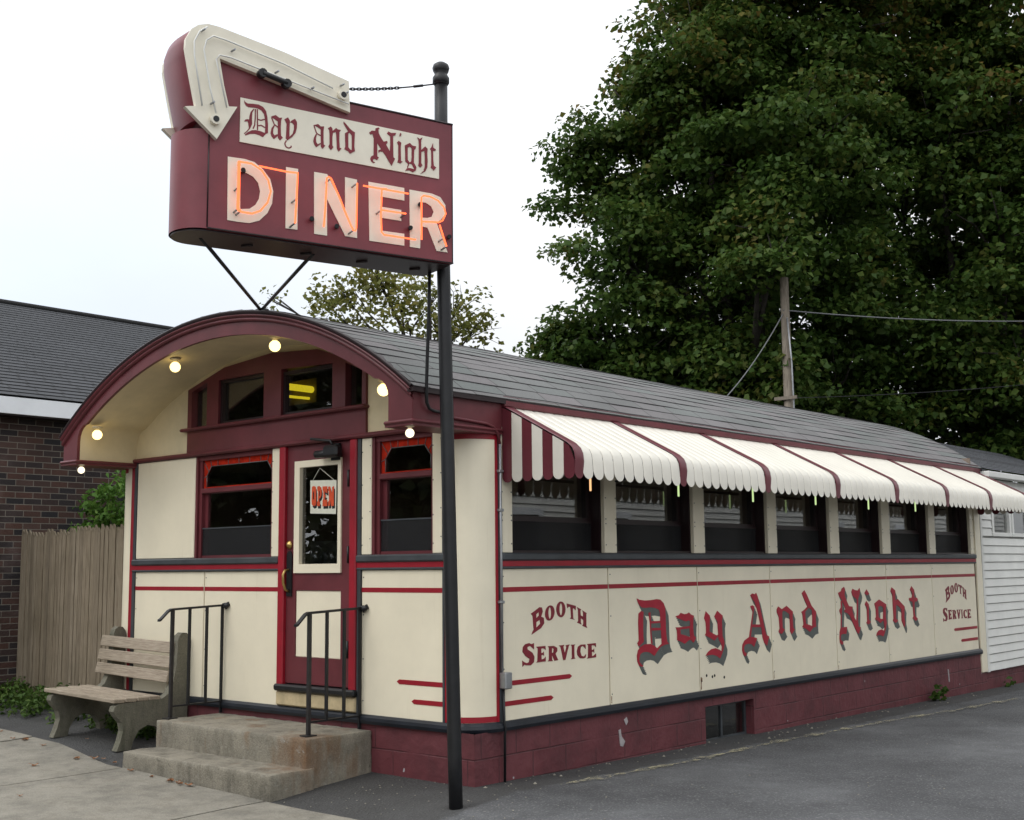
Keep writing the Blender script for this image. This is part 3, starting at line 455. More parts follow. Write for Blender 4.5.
# ------------------------------------------------------------------ camera, world, light
cam = bpy.data.cameras.new('camera'); co = bpy.data.objects.new('camera', cam); COL.objects.link(co); scene.camera = co
cam.sensor_width = 36; cam.sensor_fit = 'HORIZONTAL'; cam.lens = 1225.303/1024*36; cam.clip_end = 600; cam.clip_start = .05
yaw, pitch, roll = -.714894, .127274, -.0100559
fw = Vector((math.sin(yaw)*math.cos(pitch), math.cos(yaw)*math.cos(pitch), math.sin(pitch)))
rt = Vector((math.cos(yaw), -math.sin(yaw), 0)); up = rt.cross(fw)
r2 = rt*math.cos(roll)+up*math.sin(roll); u2 = -rt*math.sin(roll)+up*math.cos(roll)
M = Matrix((r2, u2, -fw)).transposed().to_4x4(); M.translation = Vector((6.28988, -6.787437, 1.777071)); co.matrix_world = M

SUN_EL, SUN_AZ = math.radians(52), math.radians(205)      # azimuth clockwise from +Y
w = bpy.data.worlds.new('World'); scene.world = w; w.use_nodes = True; nt = w.node_tree
bg = nt.nodes['Background']
sky = N(nt, 'ShaderNodeTexSky'); sky.sky_type = 'NISHITA'; sky.sun_disc = False
sky.sun_elevation = SUN_EL; sky.sun_rotation = SUN_AZ; sky.air_density = 1; sky.dust_density = 3
tc = N(nt, 'ShaderNodeTexCoord'); mp = N(nt, 'ShaderNodeMapping'); mp.inputs['Scale'].default_value = (1, 1, 2.2)
nt.links.new(tc.outputs['Generated'], mp.inputs['Vector'])
cl = noise(nt, mp.outputs['Vector'], 1.7, 6, .55)
cloud = ramp(nt, cl, [(.34, (9.3,9.7,10.3)), (.50, (10.6,10.85,11.2)), (.64, (11.7,11.7,11.7))])
# an overcast dome is brighter overhead and towards the hidden sun than near the horizon
sx = N(nt, 'ShaderNodeSeparateXYZ'); nt.links.new(tc.outputs['Generated'], sx.inputs[0])
el = N(nt, 'ShaderNodeMapRange'); el.inputs[1].default_value = 0; el.inputs[2].default_value = 1; el.inputs[3].default_value = .78; el.inputs[4].default_value = 1.42
nt.links.new(sx.outputs['Z'], el.inputs[0])
dt = N(nt, 'ShaderNodeVectorMath', operation='DOT_PRODUCT'); nt.links.new(tc.outputs['Generated'], dt.inputs[0])
dt.inputs[1].default_value = (math.sin(SUN_AZ)*math.cos(SUN_EL), math.cos(SUN_AZ)*math.cos(SUN_EL), math.sin(SUN_EL))
su = N(nt, 'ShaderNodeMapRange'); su.inputs[1].default_value = -.2; su.inputs[2].default_value = 1; su.inputs[3].default_value = 0; su.inputs[4].default_value = .75
nt.links.new(dt.outputs['Value'], su.inputs[0]); ba = N(nt, 'ShaderNodeMath', operation='ADD'); nt.links.new(el.outputs[0], ba.inputs[0]); nt.links.new(su.outputs[0], ba.inputs[1])
# a thicker, bluer bank of cloud lies to the west-north-west
dw = N(nt, 'ShaderNodeVectorMath', operation='DOT_PRODUCT'); nt.links.new(tc.outputs['Generated'], dw.inputs[0]); dw.inputs[1].default_value = (-.905, .33, .27)
wb = N(nt, 'ShaderNodeMath', operation='MULTIPLY_ADD'); nt.links.new(cl, wb.inputs[0]); wb.inputs[1].default_value = .22; nt.links.new(dw.outputs['Value'], wb.inputs[2])
wr = N(nt, 'ShaderNodeMapRange'); wr.inputs[1].default_value = .98; wr.inputs[2].default_value = 1.14; wr.interpolation_type = 'SMOOTHSTEP'; nt.links.new(wb.outputs[0], wr.inputs[0])
cloud = mixc(nt, wr.outputs[0], cloud, mixc(nt, 1.0, cloud, (.76,.82,.90), 'MULTIPLY'))
vm = N(nt, 'ShaderNodeVectorMath', operation='SCALE'); nt.links.new(cloud, vm.inputs[0]); nt.links.new(ba.outputs[0], vm.inputs['Scale'])
nt.links.new(mixc(nt, .90, sky.outputs['Color'], vm.outputs[0]), bg.inputs['Color']); bg.inputs['Strength'].default_value = .09
ld = bpy.data.lights.new('sun', 'SUN'); ld.energy = .6; ld.angle = math.radians(20); ld.color = (1, .96, .9)
lo = bpy.data.objects.new('sun', ld); COL.objects.link(lo); lo.location = (0, -10, 20)
sd = Vector((math.sin(SUN_AZ)*math.cos(SUN_EL), math.cos(SUN_AZ)*math.cos(SUN_EL), math.sin(SUN_EL)))
lo.rotation_euler = sd.to_track_quat('Z', 'Y').to_euler()
scene.view_settings.view_transform = 'Standard'; scene.view_settings.look = 'None'
scene.view_settings.exposure = .18; scene.view_settings.gamma = 1
scene.cycles.max_bounces = 6; scene.cycles.transparent_max_bounces = 12; scene.cycles.caustics_reflective = False; scene.cycles.caustics_refractive = False
scene.cycles.use_denoising = True
scene.cycles.sample_clamp_indirect = 6

# ------------------------------------------------------------------ ground
def axis(lo_, hi, fine_lo, fine_hi, step):
    a = list(np.arange(fine_lo, fine_hi+1e-6, step)); x = fine_hi; s = step
    while x < hi: s *= 1.6; x += s; a.append(min(x, hi))
    x = fine_lo; s = step
    while x > lo_: s *= 1.6; x -= s; a.insert(0, max(x, lo_))
    return a
gx = axis(-250, 250, -9, 8, .25); gy = axis(-250, 250, -7, 14, .25)
m = MB(); m.grid([[(x, y, ground(x, y)+.004*math.sin(3.1*x+1.7*y)*math.cos(2.3*y-x)) for x in gx] for y in gy])
tag(m.build('ground', asph, None, (0, 0, 0)), kind='structure')
# sidewalk slabs in front of the stoop
m = MB(); xs = [-28+1.9*k+.1 for k in range(15)]
xs = [x-xs[-1]+ -1.1 for x in xs]+[.8, 2.7]
for k in range(len(xs)-1):
    x0, x1 = xs[k]+.012, xs[k+1]-.012
    for y0, y1 in ((-2.72, None), (-4.5, -2.735)):
        nx, ny = 8, 8; rows = []
        dz = random.uniform(-.004, .004)
        for b in range(ny+1):
            row = []
            for a in range(nx+1):
                x = lerp(x0, x1, a/nx); ye = (-1.05-.03*max(0,x+1.0)) if x > -3.25 else -1.05+.22*min(1, (-3.25-x)/1.2)
                y = lerp(y0, ye if y1 is None else y1, b/ny)
                row.append((x, y, ground(x, y)+.016+dz+.003*math.sin(5*x+4*y)))
            rows.append(row)
        m.grid(rows)
        edge = [rows[-1][a] for a in range(nx+1)]
        m.grid([edge, [(p[0], p[1]+.004, p[2]-.06) for p in edge]], False)
        side = [rows[b][-1] for b in range(ny+1)]; m.grid([side, [(p[0], p[1], p[2]-.03) for p in side]], False)
        side = [rows[b][0] for b in range(ny+1)]; m.grid([side, [(p[0], p[1], p[2]-.03) for p in side]], False)
tag(m.build('sidewalk', conc_walk, None, (0, 0, 0)), kind='structure')
# worn painted line by the wall
m = MB(); ln = [(.44,.45),(.47,.89),(.53,2.0),(.48,3.63),(.57,5.91),(.70,7.4),(.78,9.36)]
rows = []
for (x0, y0), (x1, y1) in zip(ln, ln[1:]):
    for t in np.linspace(0, 1, 12, endpoint=False):
        x, y = lerp(x0, x1, t), lerp(y0, y1, t); wd = .075+.05*math.sin(9*y)+.03*math.sin(23*y)
        rows.append([(x+q*wd, y, ground(x+q*wd, y)+.012) for q in (-.5, 0, .5)])
m.grid(rows); tag(m.build('painted_line', yellowline, None, (0, 0, 0)), kind='structure')

# ------------------------------------------------------------------ diner building
CX, HW, RO, ZO, RI, ZI = -2.42, 2.43, 3.95, 3.945, 3.90, 3.748
YF, YB = -.65, 10.35
XL = -4.935; CL = .2
diner = thing('diner_building', 'cream and maroon railcar diner with barrel roof and lettered side wall', 'diner', (CX, 5, .1))
def arc(R, zc, a0, a1, n):
    return [(CX+R*math.sin(lerp(a0, a1, k/n)), zc-R+R*math.cos(lerp(a0, a1, k/n))) for k in range(n+1)]
TH = math.asin((HW+.03)/RO)
def inner_prof(n=40, drop=2.84):
    """soffit profile from left foot to right foot"""
    a = math.asin(2.03/RI); top = arc(RI, ZI, -a, a, n)
    xl, zl = top[0]; xr, zr = top[-1]
    cl = [(CX-2.18+.15*(1-math.cos(t))*1.0, 3.02+(zl-3.02)*math.sin(t)) for t in np.linspace(0, math.pi/2, 6)][:-1]
    cr = [(2*CX-x, z) for x, z in cl][::-1]
    return [(CX-2.18, drop)]+cl+top+cr+[(CX+2.18, drop)]
INNER = inner_prof()
# foundation
m = MB(); z0, zt = -.15, .555
def wallX(x, y0, y1, za, zb):      # right side face with uv, box behind
    m.face([(x,y0,za),(x,y1,za),(x,y1,zb),(x,y0,zb)], [(y0,za),(y1,za),(y1,zb),(y0,zb)])
ny = 40
def rough(y, z): return .006*math.sin(7*y+3*z)+.004*math.sin(19*y-5*z)
def patch(y0, y1, za, zb):
    k = max(1, int((y1-y0)/.12)); j = max(1, int((zb-za)/.1))
    rows = [[(rough(lerp(y0,y1,a/k), lerp(za,zb,b/j))*.5, lerp(y0,y1,a/k), lerp(za,zb,b/j)) for a in range(k+1)] for b in range(j+1)]
    m.grid(rows, True, [[(p[1]+.13, p[2]+.035) for p in r] for r in rows])
patch(.0, 3.15, z0, zt); patch(4.03, 10.25, z0, zt); patch(3.15, 4.03, .47, zt); patch(3.15, 4.03, z0, .12)
k = 40
rows = [[(lerp(XL, 0, a/k), rough(lerp(XL,0,a/k), z)*.5 if 0 < a < k else 0, z) for a in range(k+1)] for z in np.linspace(z0, zt, 8)]
m.grid(rows, True, [[(p[0]+.07, p[2]+.035) for p in r] for r in rows])
m.box(XL, -.25, .25, 10.2, z0, .05); m.box(XL, XL+.02, .02, 10.2, z0, zt)
for q in (((-.16,3.15,.12),(0,3.15,.12),(0,3.15,.47),(-.16,3.15,.47)), ((0,4.03,.12),(-.16,4.03,.12),(-.16,4.03,.47),(0,4.03,.47)), ((-.16,3.15,.12),(-.16,4.03,.12),(0,4.03,.12),(0,3.15,.12)), ((-.16,3.15,.47),(0,3.15,.47),(0,4.03,.47),(-.16,4.03,.47))):
    m.face(q, [(p[1]+p[0], p[2]) for p in q])
m.build('foundation', block_m, diner)
v = MB(); v.box(-.12, -.09, 3.15, 4.03, .12, .15); v.box(-.12, -.09, 3.15, 4.03, .44, .47)
for y in (3.15, 3.56, 4.0): v.box(-.12, -.09, y, y+.03, .15, .44)
vw = v.build('basement_window', trim, diner); B1('pane', glass, vw, -.105, -.10, 3.18, 4.0, .15, .44)
B1('vent_recess', dark, diner, -.5, -.17, 3.1, 4.1, .05, .5)

# rounded corner posts and the rails that run round them
def corner_path(off, n=10, r=.27):
    """from the left end along the front, round the right corner, along the side; off = outwards"""
    p = [(XL-off, 1.0), (XL-off, CL)]
    for t in np.linspace(0, math.pi/2, n): p.append((XL+CL-(CL+off)*math.cos(t), CL-(CL+off)*math.sin(t)))
    for t in np.linspace(0, math.pi/2, n): p.append((-r+(r+off)*math.sin(t), r-(r+off)*math.cos(t)))
    p.append((off, 10.07))
    return p
def band(name, mat, prof, parent=diner, trimto=None):
    """sweep an (offset, z) profile along the corner path"""
    m = MB(); rows = []
    paths = [corner_path(o) for o, z in prof]
    m.grid([[(x, y, z) for x, y in paths[k]] for k, (o, z) in enumerate(prof)], False)
    return m.build(name, mat, parent)
band('base_rail', navy, [(0,.545),(.03,.55),(.036,.575),(.03,.60),(.012,.618),(-.01,.622)])
for sx, label in ((0, None), (1, None)):
    m = MB(); r = .27; rows = []
    for z in (.60, 2.84):
        row = []
        for t in np.linspace(-.02, math.pi/2+.02, 14):
            row.append((-r+r*math.sin(t), r-r*math.cos(t), z) if sx else (XL+CL-CL*math.cos(t), CL-CL*math.sin(t), z))
        if not sx: row.append((-4.6, 0, z))
        rows.append(row)
    m.grid(rows)
    cp = m.build('corner_post', cream, diner)
    m = MB()
    for za, zb in ((.622, .665), (2.755, 2.795)):
        rows = []
        for z in (za, zb):
            rows.append([(-r+(r+.003)*math.sin(t), r-(r+.003)*math.cos(t), z) if sx else (XL+CL-(CL+.003)*math.cos(t), CL-(CL+.003)*math.sin(t), z) for t in np.linspace(0, math.pi/2, 14)])
        m.grid(rows)
    if sx:
        m.box(-.01, .007, .248, .272, .62, 2.83); m.box(-.295, -.268, -.006, .01, .62, 2.83)
    else:
        m.box(-4.66, -4.605, -.008, .02, .60, 2.84)
    m.build('red_stripe', red, cp)
    m = MB()
    if sx: m.box(-.01, .012, .273, .305, .62, 2.84); m.box(-.315, -.296, -.012, .01, .62, 2.84)
    else: m.box(-4.604, -4.56, -.012, .02, .60, 2.84)
    m.build('dark_stripe', trim, cp)

# inner shell behind the thin panels
m = MB()
m.box(-.10, -.045, .27, 10.1, .56, 1.80); m.box(XL, XL+.03, .28, 10.1, .56, 3.05); m.box(-4.6, -2.31, .03, .08, .56, 1.8); m.box(-1.24, -.27, .03, .08, .56, 1.8)
m.box(XL, 0, 10.05, 10.1, .56, 3.2)
m.build('inner_wall', interior, diner)
B1('interior_floor', interior_f, diner, -4.8, -.12, .1, 10.04, .70, .74)
pr = [(CX+(x-CX)*.985, z-.03) for x, z in INNER]
m = MB(); m.grid([[(x, .06, z) for x, z in pr], [(x, 10.04, z) for x, z in pr]]); m.build('interior_ceiling', interior, diner)
# counter, back bar and booths inside
m = MB(); m.box(-3.4, -2.8, .9, 9, .74, 1.66, bev=.01); m.box(-3.45, -2.72, .85, 9.05, 1.66, 1.70, bev=.01)
for k in range(6): m.box(-1.05, -.98, 1.5+k*1.4, 1.56+k*1.4+.45, .74, 1.95)
m.build('counter_and_booths', interior, diner)

# side panels under the windows
seams = [.307, 1.683, 3.077, 4.436, 5.866, 7.2, 8.556, 10.03]
for a, b in zip(seams, seams[1:]):
    m = MB(); m.box(-.03, 0, a+.0075, b-.0075, .615, 1.762, bev=.004)
    m.slot2 = len(m.f)
    for z in (.70, 1.0, 1.35, 1.70): m.box(-.001, .003, a+.022, a+.031, z, z+.009)
    pn = m.build('side_panel', (cream, trim), diner)
    m = MB(); m.box(-.001, .0025, a+.0085, b-.0085, 1.585, 1.622); m.build('pinstripe', red, pn)
for k, (y, z0_, z1_, w_) in enumerate(((3.094, .632, .745, .016), (3.105, .70, .735, .03), (1.70, .63, .69, .012), (4.452, .63, .70, .012), (5.88, .63, .67, .010), (8.57, .63, .70, .012), (.33, .63, .68, .02))):
    m = MB(); r_ = random.Random(k); n_ = 8
    L_ = [(y-w_*.5*(.4+.6*r_.random()), lerp(z0_, z1_, q/n_)) for q in range(n_+1)]; R_ = [(y+w_*.5*(.4+.6*r_.random()), lerp(z0_, z1_, q/n_)) for q in range(n_+1)]
    m.prism(L_+R_[::-1], [], PX, 0, .0012); m.build('rust_stain', rustm, diner)
for y, z in ((3.19, .752), (3.29, .735), (3.33, .742), (3.50, .715)):
    m = MB(); m.prism([(y+.014*math.cos(a), z+.014*math.sin(a)) for a in np.linspace(0, 6.283, 9)[:-1]], [], PX, 0, .0015); m.build('bolt_hole', dark, diner)
for pts in ([(1.86,.48),(1.90,.50),(1.92,.46),(1.89,.43)], [(1.78,.40),(1.81,.41),(1.82,.35),(1.87,.30),(1.84,.26),(1.80,.27),(1.79,.33)], [(8.9,.42),(8.93,.42),(8.94,.26),(8.92,.26)]):
    m = MB(); m.prism(pts, [], PX, 0, .0075); m.build('paint_chip', flakem, diner)
B1('panel_gap', dark, diner, -.044, -.031, .28, 10.05, .6, 1.78)
# striped ends: two red strokes at each outer end
def stroke(y0, y1, z, point):
    h = .018
    return [(y0, z-h), (y1-.03, z-h), (y1, z), (y1-.03, z+h), (y0, z+h)] if point > 0 else [(y1, z-h), (y1, z+h), (y0+.03, z+h), (y0, z), (y0+.03, z-h)]
for p in (stroke(.307, 1.165, .895, 1), stroke(.307, .925, .745, 1), stroke(9.19, 10.0, .907, -1), stroke(9.41, 10.0, .757, -1)):
    m = MB(); m.prism(p, [], PX, -.001, .003); m.build('speed_stripe', red, diner)
for p in (stroke(-.825, -.315, .895, -1), stroke(-.66, -.315, .752, -1)):
    m = MB(); m.prism(p, [], PY, -.001, .003); m.build('speed_stripe', red, diner)
# sill band: dark moulding, red band, dark line (side)
def side_band(y0, y1):
    B1('window_sill', trim, diner, -.06, .035, y0, y1, 1.825, 1.885, bev=.012)
    B1('belt_rail', red, diner, -.04, .016, y0, y1, 1.782, 1.824)
    B1('belt_edge', trim, diner, -.04, .022, y0, y1, 1.764, 1.781, bev=.004)
side_band(.307, 10.05)
def front_band(x0, x1):
    B1('window_sill', trim, diner, x0, x1, -.035, .05, 1.825, 1.885, bev=.012)
    B1('belt_rail', red, diner, x0, x1, -.016, .04, 1.782, 1.824)
    B1('belt_edge', trim, diner, x0, x1, -.022, .04, 1.764, 1.781, bev=.004)
front_band(-4.6, -2.30); front_band(-1.285, -.27)
# side windows
wins = [(.445,1.641),(1.814,3.034),(3.225,4.423),(4.61,5.798),(6.017,7.139),(7.363,8.534),(8.726,9.926)]
edges = [.305]+[e for w_ in wins for e in w_]+[10.05]
for k in range(0, len(edges), 2):
    m = MB(); m.box(-.035, .006, edges[k], edges[k+1], 1.886, 2.86, bev=.004)
    m.slot2 = len(m.f)
    for z in (1.95, 2.13, 2.17, 2.35):
        for y in ((edges[k]+.012, edges[k+1]-.02) if edges[k+1]-edges[k] > .1 else (edges[k]+.02,)):
            m.box(.005, .010, y, y+.009, z, z+.009)
    m.build('window_post', (cream, trim), diner)
B1('side_header', maroon, diner, -.10, .012, .3, 10.3, 2.861, 3.10)
for a, b in wins:
    m = MB()
    m.box(-.22, -.036, a-.06, a+.012, 1.86, 2.86); m.box(-.22, -.036, b-.012, b+.06, 1.86, 2.86)
    m.box(-.22, -.04, a+.012, b-.012, 1.86, 1.905); m.box(-.22, -.04, a+.012, b-.012, 2.80, 2.86)
    m.box(-.20, -.13, a+.012, a+.05, 1.905, 2.80); m.box(-.20, -.13, b-.05, b-.012, 1.905, 2.80)
    m.box(-.185, -.135, a+.05, b-.05, 2.155, 2.185)
    fr = m.build('side_window', maroon_d, diner)
    B1('pane', glass, fr, -.160, -.156, a+.05, b-.05, 2.185, 2.80); B1('pane', glass, fr, -.172, -.168, a+.05, b-.05, 1.905, 2.155)
    B1('insect_screen', screen, fr, -.119, -.118, a+.012, b-.03, 1.905, 2.14)
    B1('screen_rail', maroon_d, fr, -.126, -.112, a+.012, b-.03, 2.14, 2.155)

# front wall, lower
for a, b in ((-4.56, -3.41), (-3.40, -2.30), (-1.24, -.316)):
    m = MB(); m.box(a+.003, b-.003, 0, .03, .615, 1.762, bev=.004); m.slot2 = len(m.f)
    for z in (.72, 1.05, 1.4, 1.7): m.box(a+.02, a+.029, -.003, .001, z, z+.009)
    pn = m.build('front_panel', (cream, trim), diner)
    B1('pinstripe', red, pn, a+.004, b-.004, -.0025, .001, 1.585, 1.622)
m = MB(); m.box(-4.553, -3.577, -.008, .03, 1.888, 2.838, bev=.006); m.build('front_panel', cream, diner)
for a, b in ((-2.415, -2.295), (-1.238, -1.122), (-.425, -.317)):
    m = MB(); m.box(a, b, -.008, .03, 1.886, 2.838, bev=.005); m.slot2 = len(m.f)
    for z in (1.96, 2.18, 2.45, 2.72): m.box(a+.008, a+.016, -.011, -.007, z, z+.008); m.box(b-.016, b-.008, -.011, -.007, z+.05, z+.058)
    m.build('window_post', (cream, trim), diner)
B1('trim_strip', trim, diner, -1.282, -1.241, -.014, .03, .62, 2.838)
# front windows
for a, b in ((-3.575, -2.418), (-1.12, -.428)):
    m = MB(); jl = a+.075 if a < -2 else a+.07
    m.box(a, a+.03, 0, .09, 1.886, 2.838); m.box(jl-.04, jl, .02, .08, 1.886, 2.80); m.box(b-.012, b, .0, .09, 1.886, 2.838)
    m.box(a+.03, b-.012, .01, .09, 2.80, 2.838); m.box(jl, b-.012, .005, .07, 2.488, 2.537, bev=.008); m.box(a+.03, b-.012, .03, .09, 1.886, 1.91)
    m.box(jl, jl+.05, .055, .085, 1.91, 2.488)
    fr = m.build('front_window', maroon, diner)
    x0, x1, zb, zt = jl, b-.012, 2.537, 2.80; bw, cz = .05, .05; gx0, gx1, gz1 = x0+bw, x1-bw*.85, zt-.058
    ch = .085
    hole = [(gx0, zb+.012), (gx1, zb+.012), (gx1, gz1-ch), (gx1-ch*.8, gz1), (gx0+ch*.8, gz1), (gx0, gz1-ch)]
    m = MB(); m.prism([(x0, zb), (x1, zb), (x1, zt), (x0, zt)], [hole], PY, -.046, -.04); st = m.build('stained_border', redglass, fr)
    m = MB()
    hp = hole+[hole[0]]
    for p, q in zip(hp[1:], hp[2:]): m.tube([(p[0], .037, p[1]), (q[0], .037, q[1])], .0045, 6)
    nb = 5 if a < -2 else 3
    for k in range(nb):
        x = lerp(gx0+ch, gx1-ch, (k+.5)/nb); m.tube([(x, .038, gz1), (x, .038, zt)], .0035, 6)
    for (p, q) in (((gx0, gz1-ch), (x0, gz1-ch-.02)), ((gx1, gz1-ch), (x1, gz1-ch-.02)), ((gx0+ch*.3, gz1-ch*.55), (x0, zt-.01)), ((gx1-ch*.3, gz1-ch*.55), (x1, zt-.01)), ((gx0+ch*.8, gz1), (gx0+ch*.6, zt)), ((gx1-ch*.8, gz1), (gx1-ch*.6, zt))):
        m.tube([(p[0], .038, p[1]), (q[0], .038, q[1])], .0035, 6)
    m.build('lead_came', lead, fr)
    B1('pane', glass, fr, x0, x1, .048, .052, zb, zt); B1('pane', glass, fr, jl+.05, x1, .07, .074, 1.91, 2.488)
    B1('insect_screen', screen, fr, jl, x1, .035, .036, 1.91, 2.155); B1('screen_rail', trim, fr, jl, x1, .030, .042, 2.155, 2.167)
# door
B1('door_casing', red, diner, -2.294, -2.212, -.03, .05, .745, 2.84, bev=.008); B1('door_casing', red, diner, -1.368, -1.286, -.03, .05, .745, 2.84, bev=.008)
m = MB(); m.prism([(-2.211,.815),(-1.369,.815),(-1.369,2.838),(-2.211,2.838)], [[(-2.05,1.785),(-1.51,1.785),(-1.51,2.66),(-2.05,2.66)], [(-2.085,1.035),(-1.50,1.035),(-1.50,1.595),(-2.085,1.595)]], PY, -.045, -.004)
m.prism([(-2.205,2.725),(-1.375,2.725),(-1.375,2.732),(-2.205,2.732)], [], PY, -.004, 0) if False else None
door = m.build('door', maroon, diner)
m = MB(); m.prism([(-2.098,1.742),(-1.49,1.742),(-1.49,2.702),(-2.098,2.702)], [[(-2.028,1.818),(-1.53,1.818),(-1.53,2.645),(-2.028,2.645)]], PY, -.03, .012); m.build('glazing_frame', cream, door)
B1('pane', glass, door, -2.04, -1.52, .022, .026, 1.80, 2.65)
m = MB(); m.box(-2.085, -1.50, .012, .03, 1.035, 1.595, bev=.006); m.build('lower_panel', cream, door)
m = MB(); m.prism([(-2.195,1.545),(-2.125,1.545),(-2.125,1.90),(-2.145,1.93),(-2.175,1.93),(-2.195,1.90)], [], PY, 0, .009)
m.build('lock_plate', black, door)
m = MB(); m.tube([(-2.165,-.009,1.77),(-2.165,-.05,1.765),(-2.168,-.066,1.73),(-2.17,-.062,1.66),(-2.166,-.04,1.60),(-2.16,-.009,1.585)], [.012,.011,.013,.013,.011,.012], 10); m.build('handle', brass, door)
m = MB(); c = (-2.168, 0, 1.985)
m.grid([[(c[0]+r*math.cos(t), d, c[2]+r*math.sin(t)) for t in np.linspace(0, 2*math.pi, 17)] for r, d in ((.036,-.001),(.034,-.012),(.02,-.016),(.018,-.022),(.001,-.024))]); m.build('deadbolt', brass, door)
for z in (2.45, 1.82, 1.05):
    m = MB(); m.tube([(-1.392,-.014,z),(-1.392,-.014,z+.14)], .011, 8); m.box(-1.41,-1.375,-.008,.0,z+.01,z+.13); m.build('hinge', black, door)
m = MB(); m.box(-1.62,-1.44,-.115,-.03,2.70,2.80,bev=.02); m.tube([(-1.73,-.08,2.735),(-1.52,-.08,2.735)], .032, 12); m.tube([(-1.52,-.08,2.80),(-1.56,-.07,2.84),(-1.78,-.10,2.87)], .012, 8); m.box(-1.60,-1.50,-.03,-.003,2.68,2.82)
m.build('door_closer', black, door)
m = MB(); m.box(-2.30,-1.27,-.06,.05,.748,.805,bev=.015); m.build('threshold', black, diner)
m = MB(); m.box(-2.30,-1.28,-.03,.05,.625,.745,bev=.012); m.build('door_sill', rustcream, diner)
# beam over door and windows, tympanum and transom
m = MB(); m.box(-4.69,-.26,-.045,.03,2.842,2.882,bev=.014); m.build('front_beam', maroon, diner)
TR = [(-3.70,2.883),(-1.175,2.883),(-1.175,3.425),(-1.496,3.557),(-1.794,3.655),(-2.42,3.70),(-3.13,3.648),(-3.70,3.489)]
ty = [(x, z) for x, z in INNER if z > 2.85]; ty = [(ty[0][0], 2.85)]+ty+[(ty[-1][0], 2.85)]
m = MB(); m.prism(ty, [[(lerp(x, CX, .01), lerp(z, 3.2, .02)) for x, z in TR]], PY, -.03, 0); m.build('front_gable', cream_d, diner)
P1 = [(-3.635,3.12),(-3.39,3.12),(-3.39,3.535),(-3.635,3.465)]; P2 = [(-3.21,3.12),(-2.53,3.12),(-2.53,3.535),(-3.21,3.535)]
P3 = [(-2.285,3.12),(-1.595,3.12),(-1.595,3.51),(-2.285,3.535)]; P4 = [(-1.43,3.12),(-1.222,3.12),(-1.222,3.41),(-1.43,3.495)]
m = MB(); m.prism(TR, [P1, P2, P3, P4], PY, -.05, .025)
tr = m.build('transom_window', maroon, diner)
m = MB()
for P in (P2, P3):
    x0, x1 = P[0][0], P[1][0]; zt = min(P[2][1], P[3][1])
    m.box(x0, x0+.03, .0, .045, 3.12, zt); m.box(x1-.03, x1, .0, .045, 3.12, zt); m.box(x0+.03, x1-.03, .0, .045, 3.12, 3.145); m.box(x0+.03, x1-.03, .0, .045, zt-.03, zt)
m.build('sash', maroon_d, tr)
m = MB(); m.box(-3.66,-1.2,.034,.038,3.11,3.56); m.build('pane', glass, tr)
m = MB(); m.box(-3.765,-1.155,-.075,.02,3.086,3.116,bev=.012); m.build('transom_sill', maroon, tr)
# canopy: soffit, fascia mouldings, side beams
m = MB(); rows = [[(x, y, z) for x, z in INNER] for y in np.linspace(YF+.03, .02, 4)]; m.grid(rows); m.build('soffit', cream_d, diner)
def ring(outer, inner, y0, y1, name, mat):
    """arch-shaped board between two profiles (both left to right)"""
    m = MB(); n = len(outer)
    assert n == len(inner)
    def rr(y, P): return [(x, y, z) for x, z in P]
    m.grid([rr(y1, inner), rr(y0, inner), rr(y0, outer), rr(y1, outer), rr(y1, inner)], False)
    for k in (0, n-1): m.face([(outer[k][0], y0, outer[k][1]), (outer[k][0], y1, outer[k][1]), (inner[k][0], y1, inner[k][1]), (inner[k][0], y0, inner[k][1])])
    return m.build(name, mat, diner)
n = len(INNER)-1
out_b = arc(RO-.085, ZO-.085, -math.asin((HW)/(RO-.085)), math.asin(HW/(RO-.085)), n-2)
out_b = [(CX-HW, 2.84)]+out_b+[(CX+HW, 2.84)]
ring(out_b, INNER, YF, YF+.03, 'fascia', maroon)
A2 = math.asin((HW+.005)/(RO-.085))
rings = []
m = MB()
prof = [(RO-.088, YF+.02), (RO-.088, YF-.012), (RO-.075, YF-.026), (RO-.058, YF-.02), (RO-.054, YF-.012), (RO-.05, YF-.03), (RO-.034, YF-.044), (RO-.03, YF-.02), (RO-.03, YF+.02)]
m.grid([[(x, y, z) for x, z in arc(R, ZO-RO+R, -math.asin((HW+.008)/R), math.asin((HW+.008)/R), 60)] for R, y in prof]); m.build('fascia_moulding', maroon, diner)
for sgn in (-1, 1):
    m = MB(); xo = CX+sgn*HW; yend = .315 if sgn > 0 else .2
    m.box(xo-sgn*.03, xo+sgn*.004, YF+.002, yend, 2.842, 3.085)
    m.box(CX+sgn*2.15, xo+sgn*.03, YF-.03, yend, 2.812, 2.842, bev=.012)
    m.box(CX+sgn*2.16, xo+sgn*.016, YF-.016, yend, 2.796, 2.812)
    m.build('canopy_side_beam', maroon, diner)
m = MB(); m.box(.0, .055, .32, 10.3, 3.012, 3.07, bev=.01); m.box(.0, .035, .32, 10.3, 3.07, 3.10); m.build('eave_board', maroon, diner)
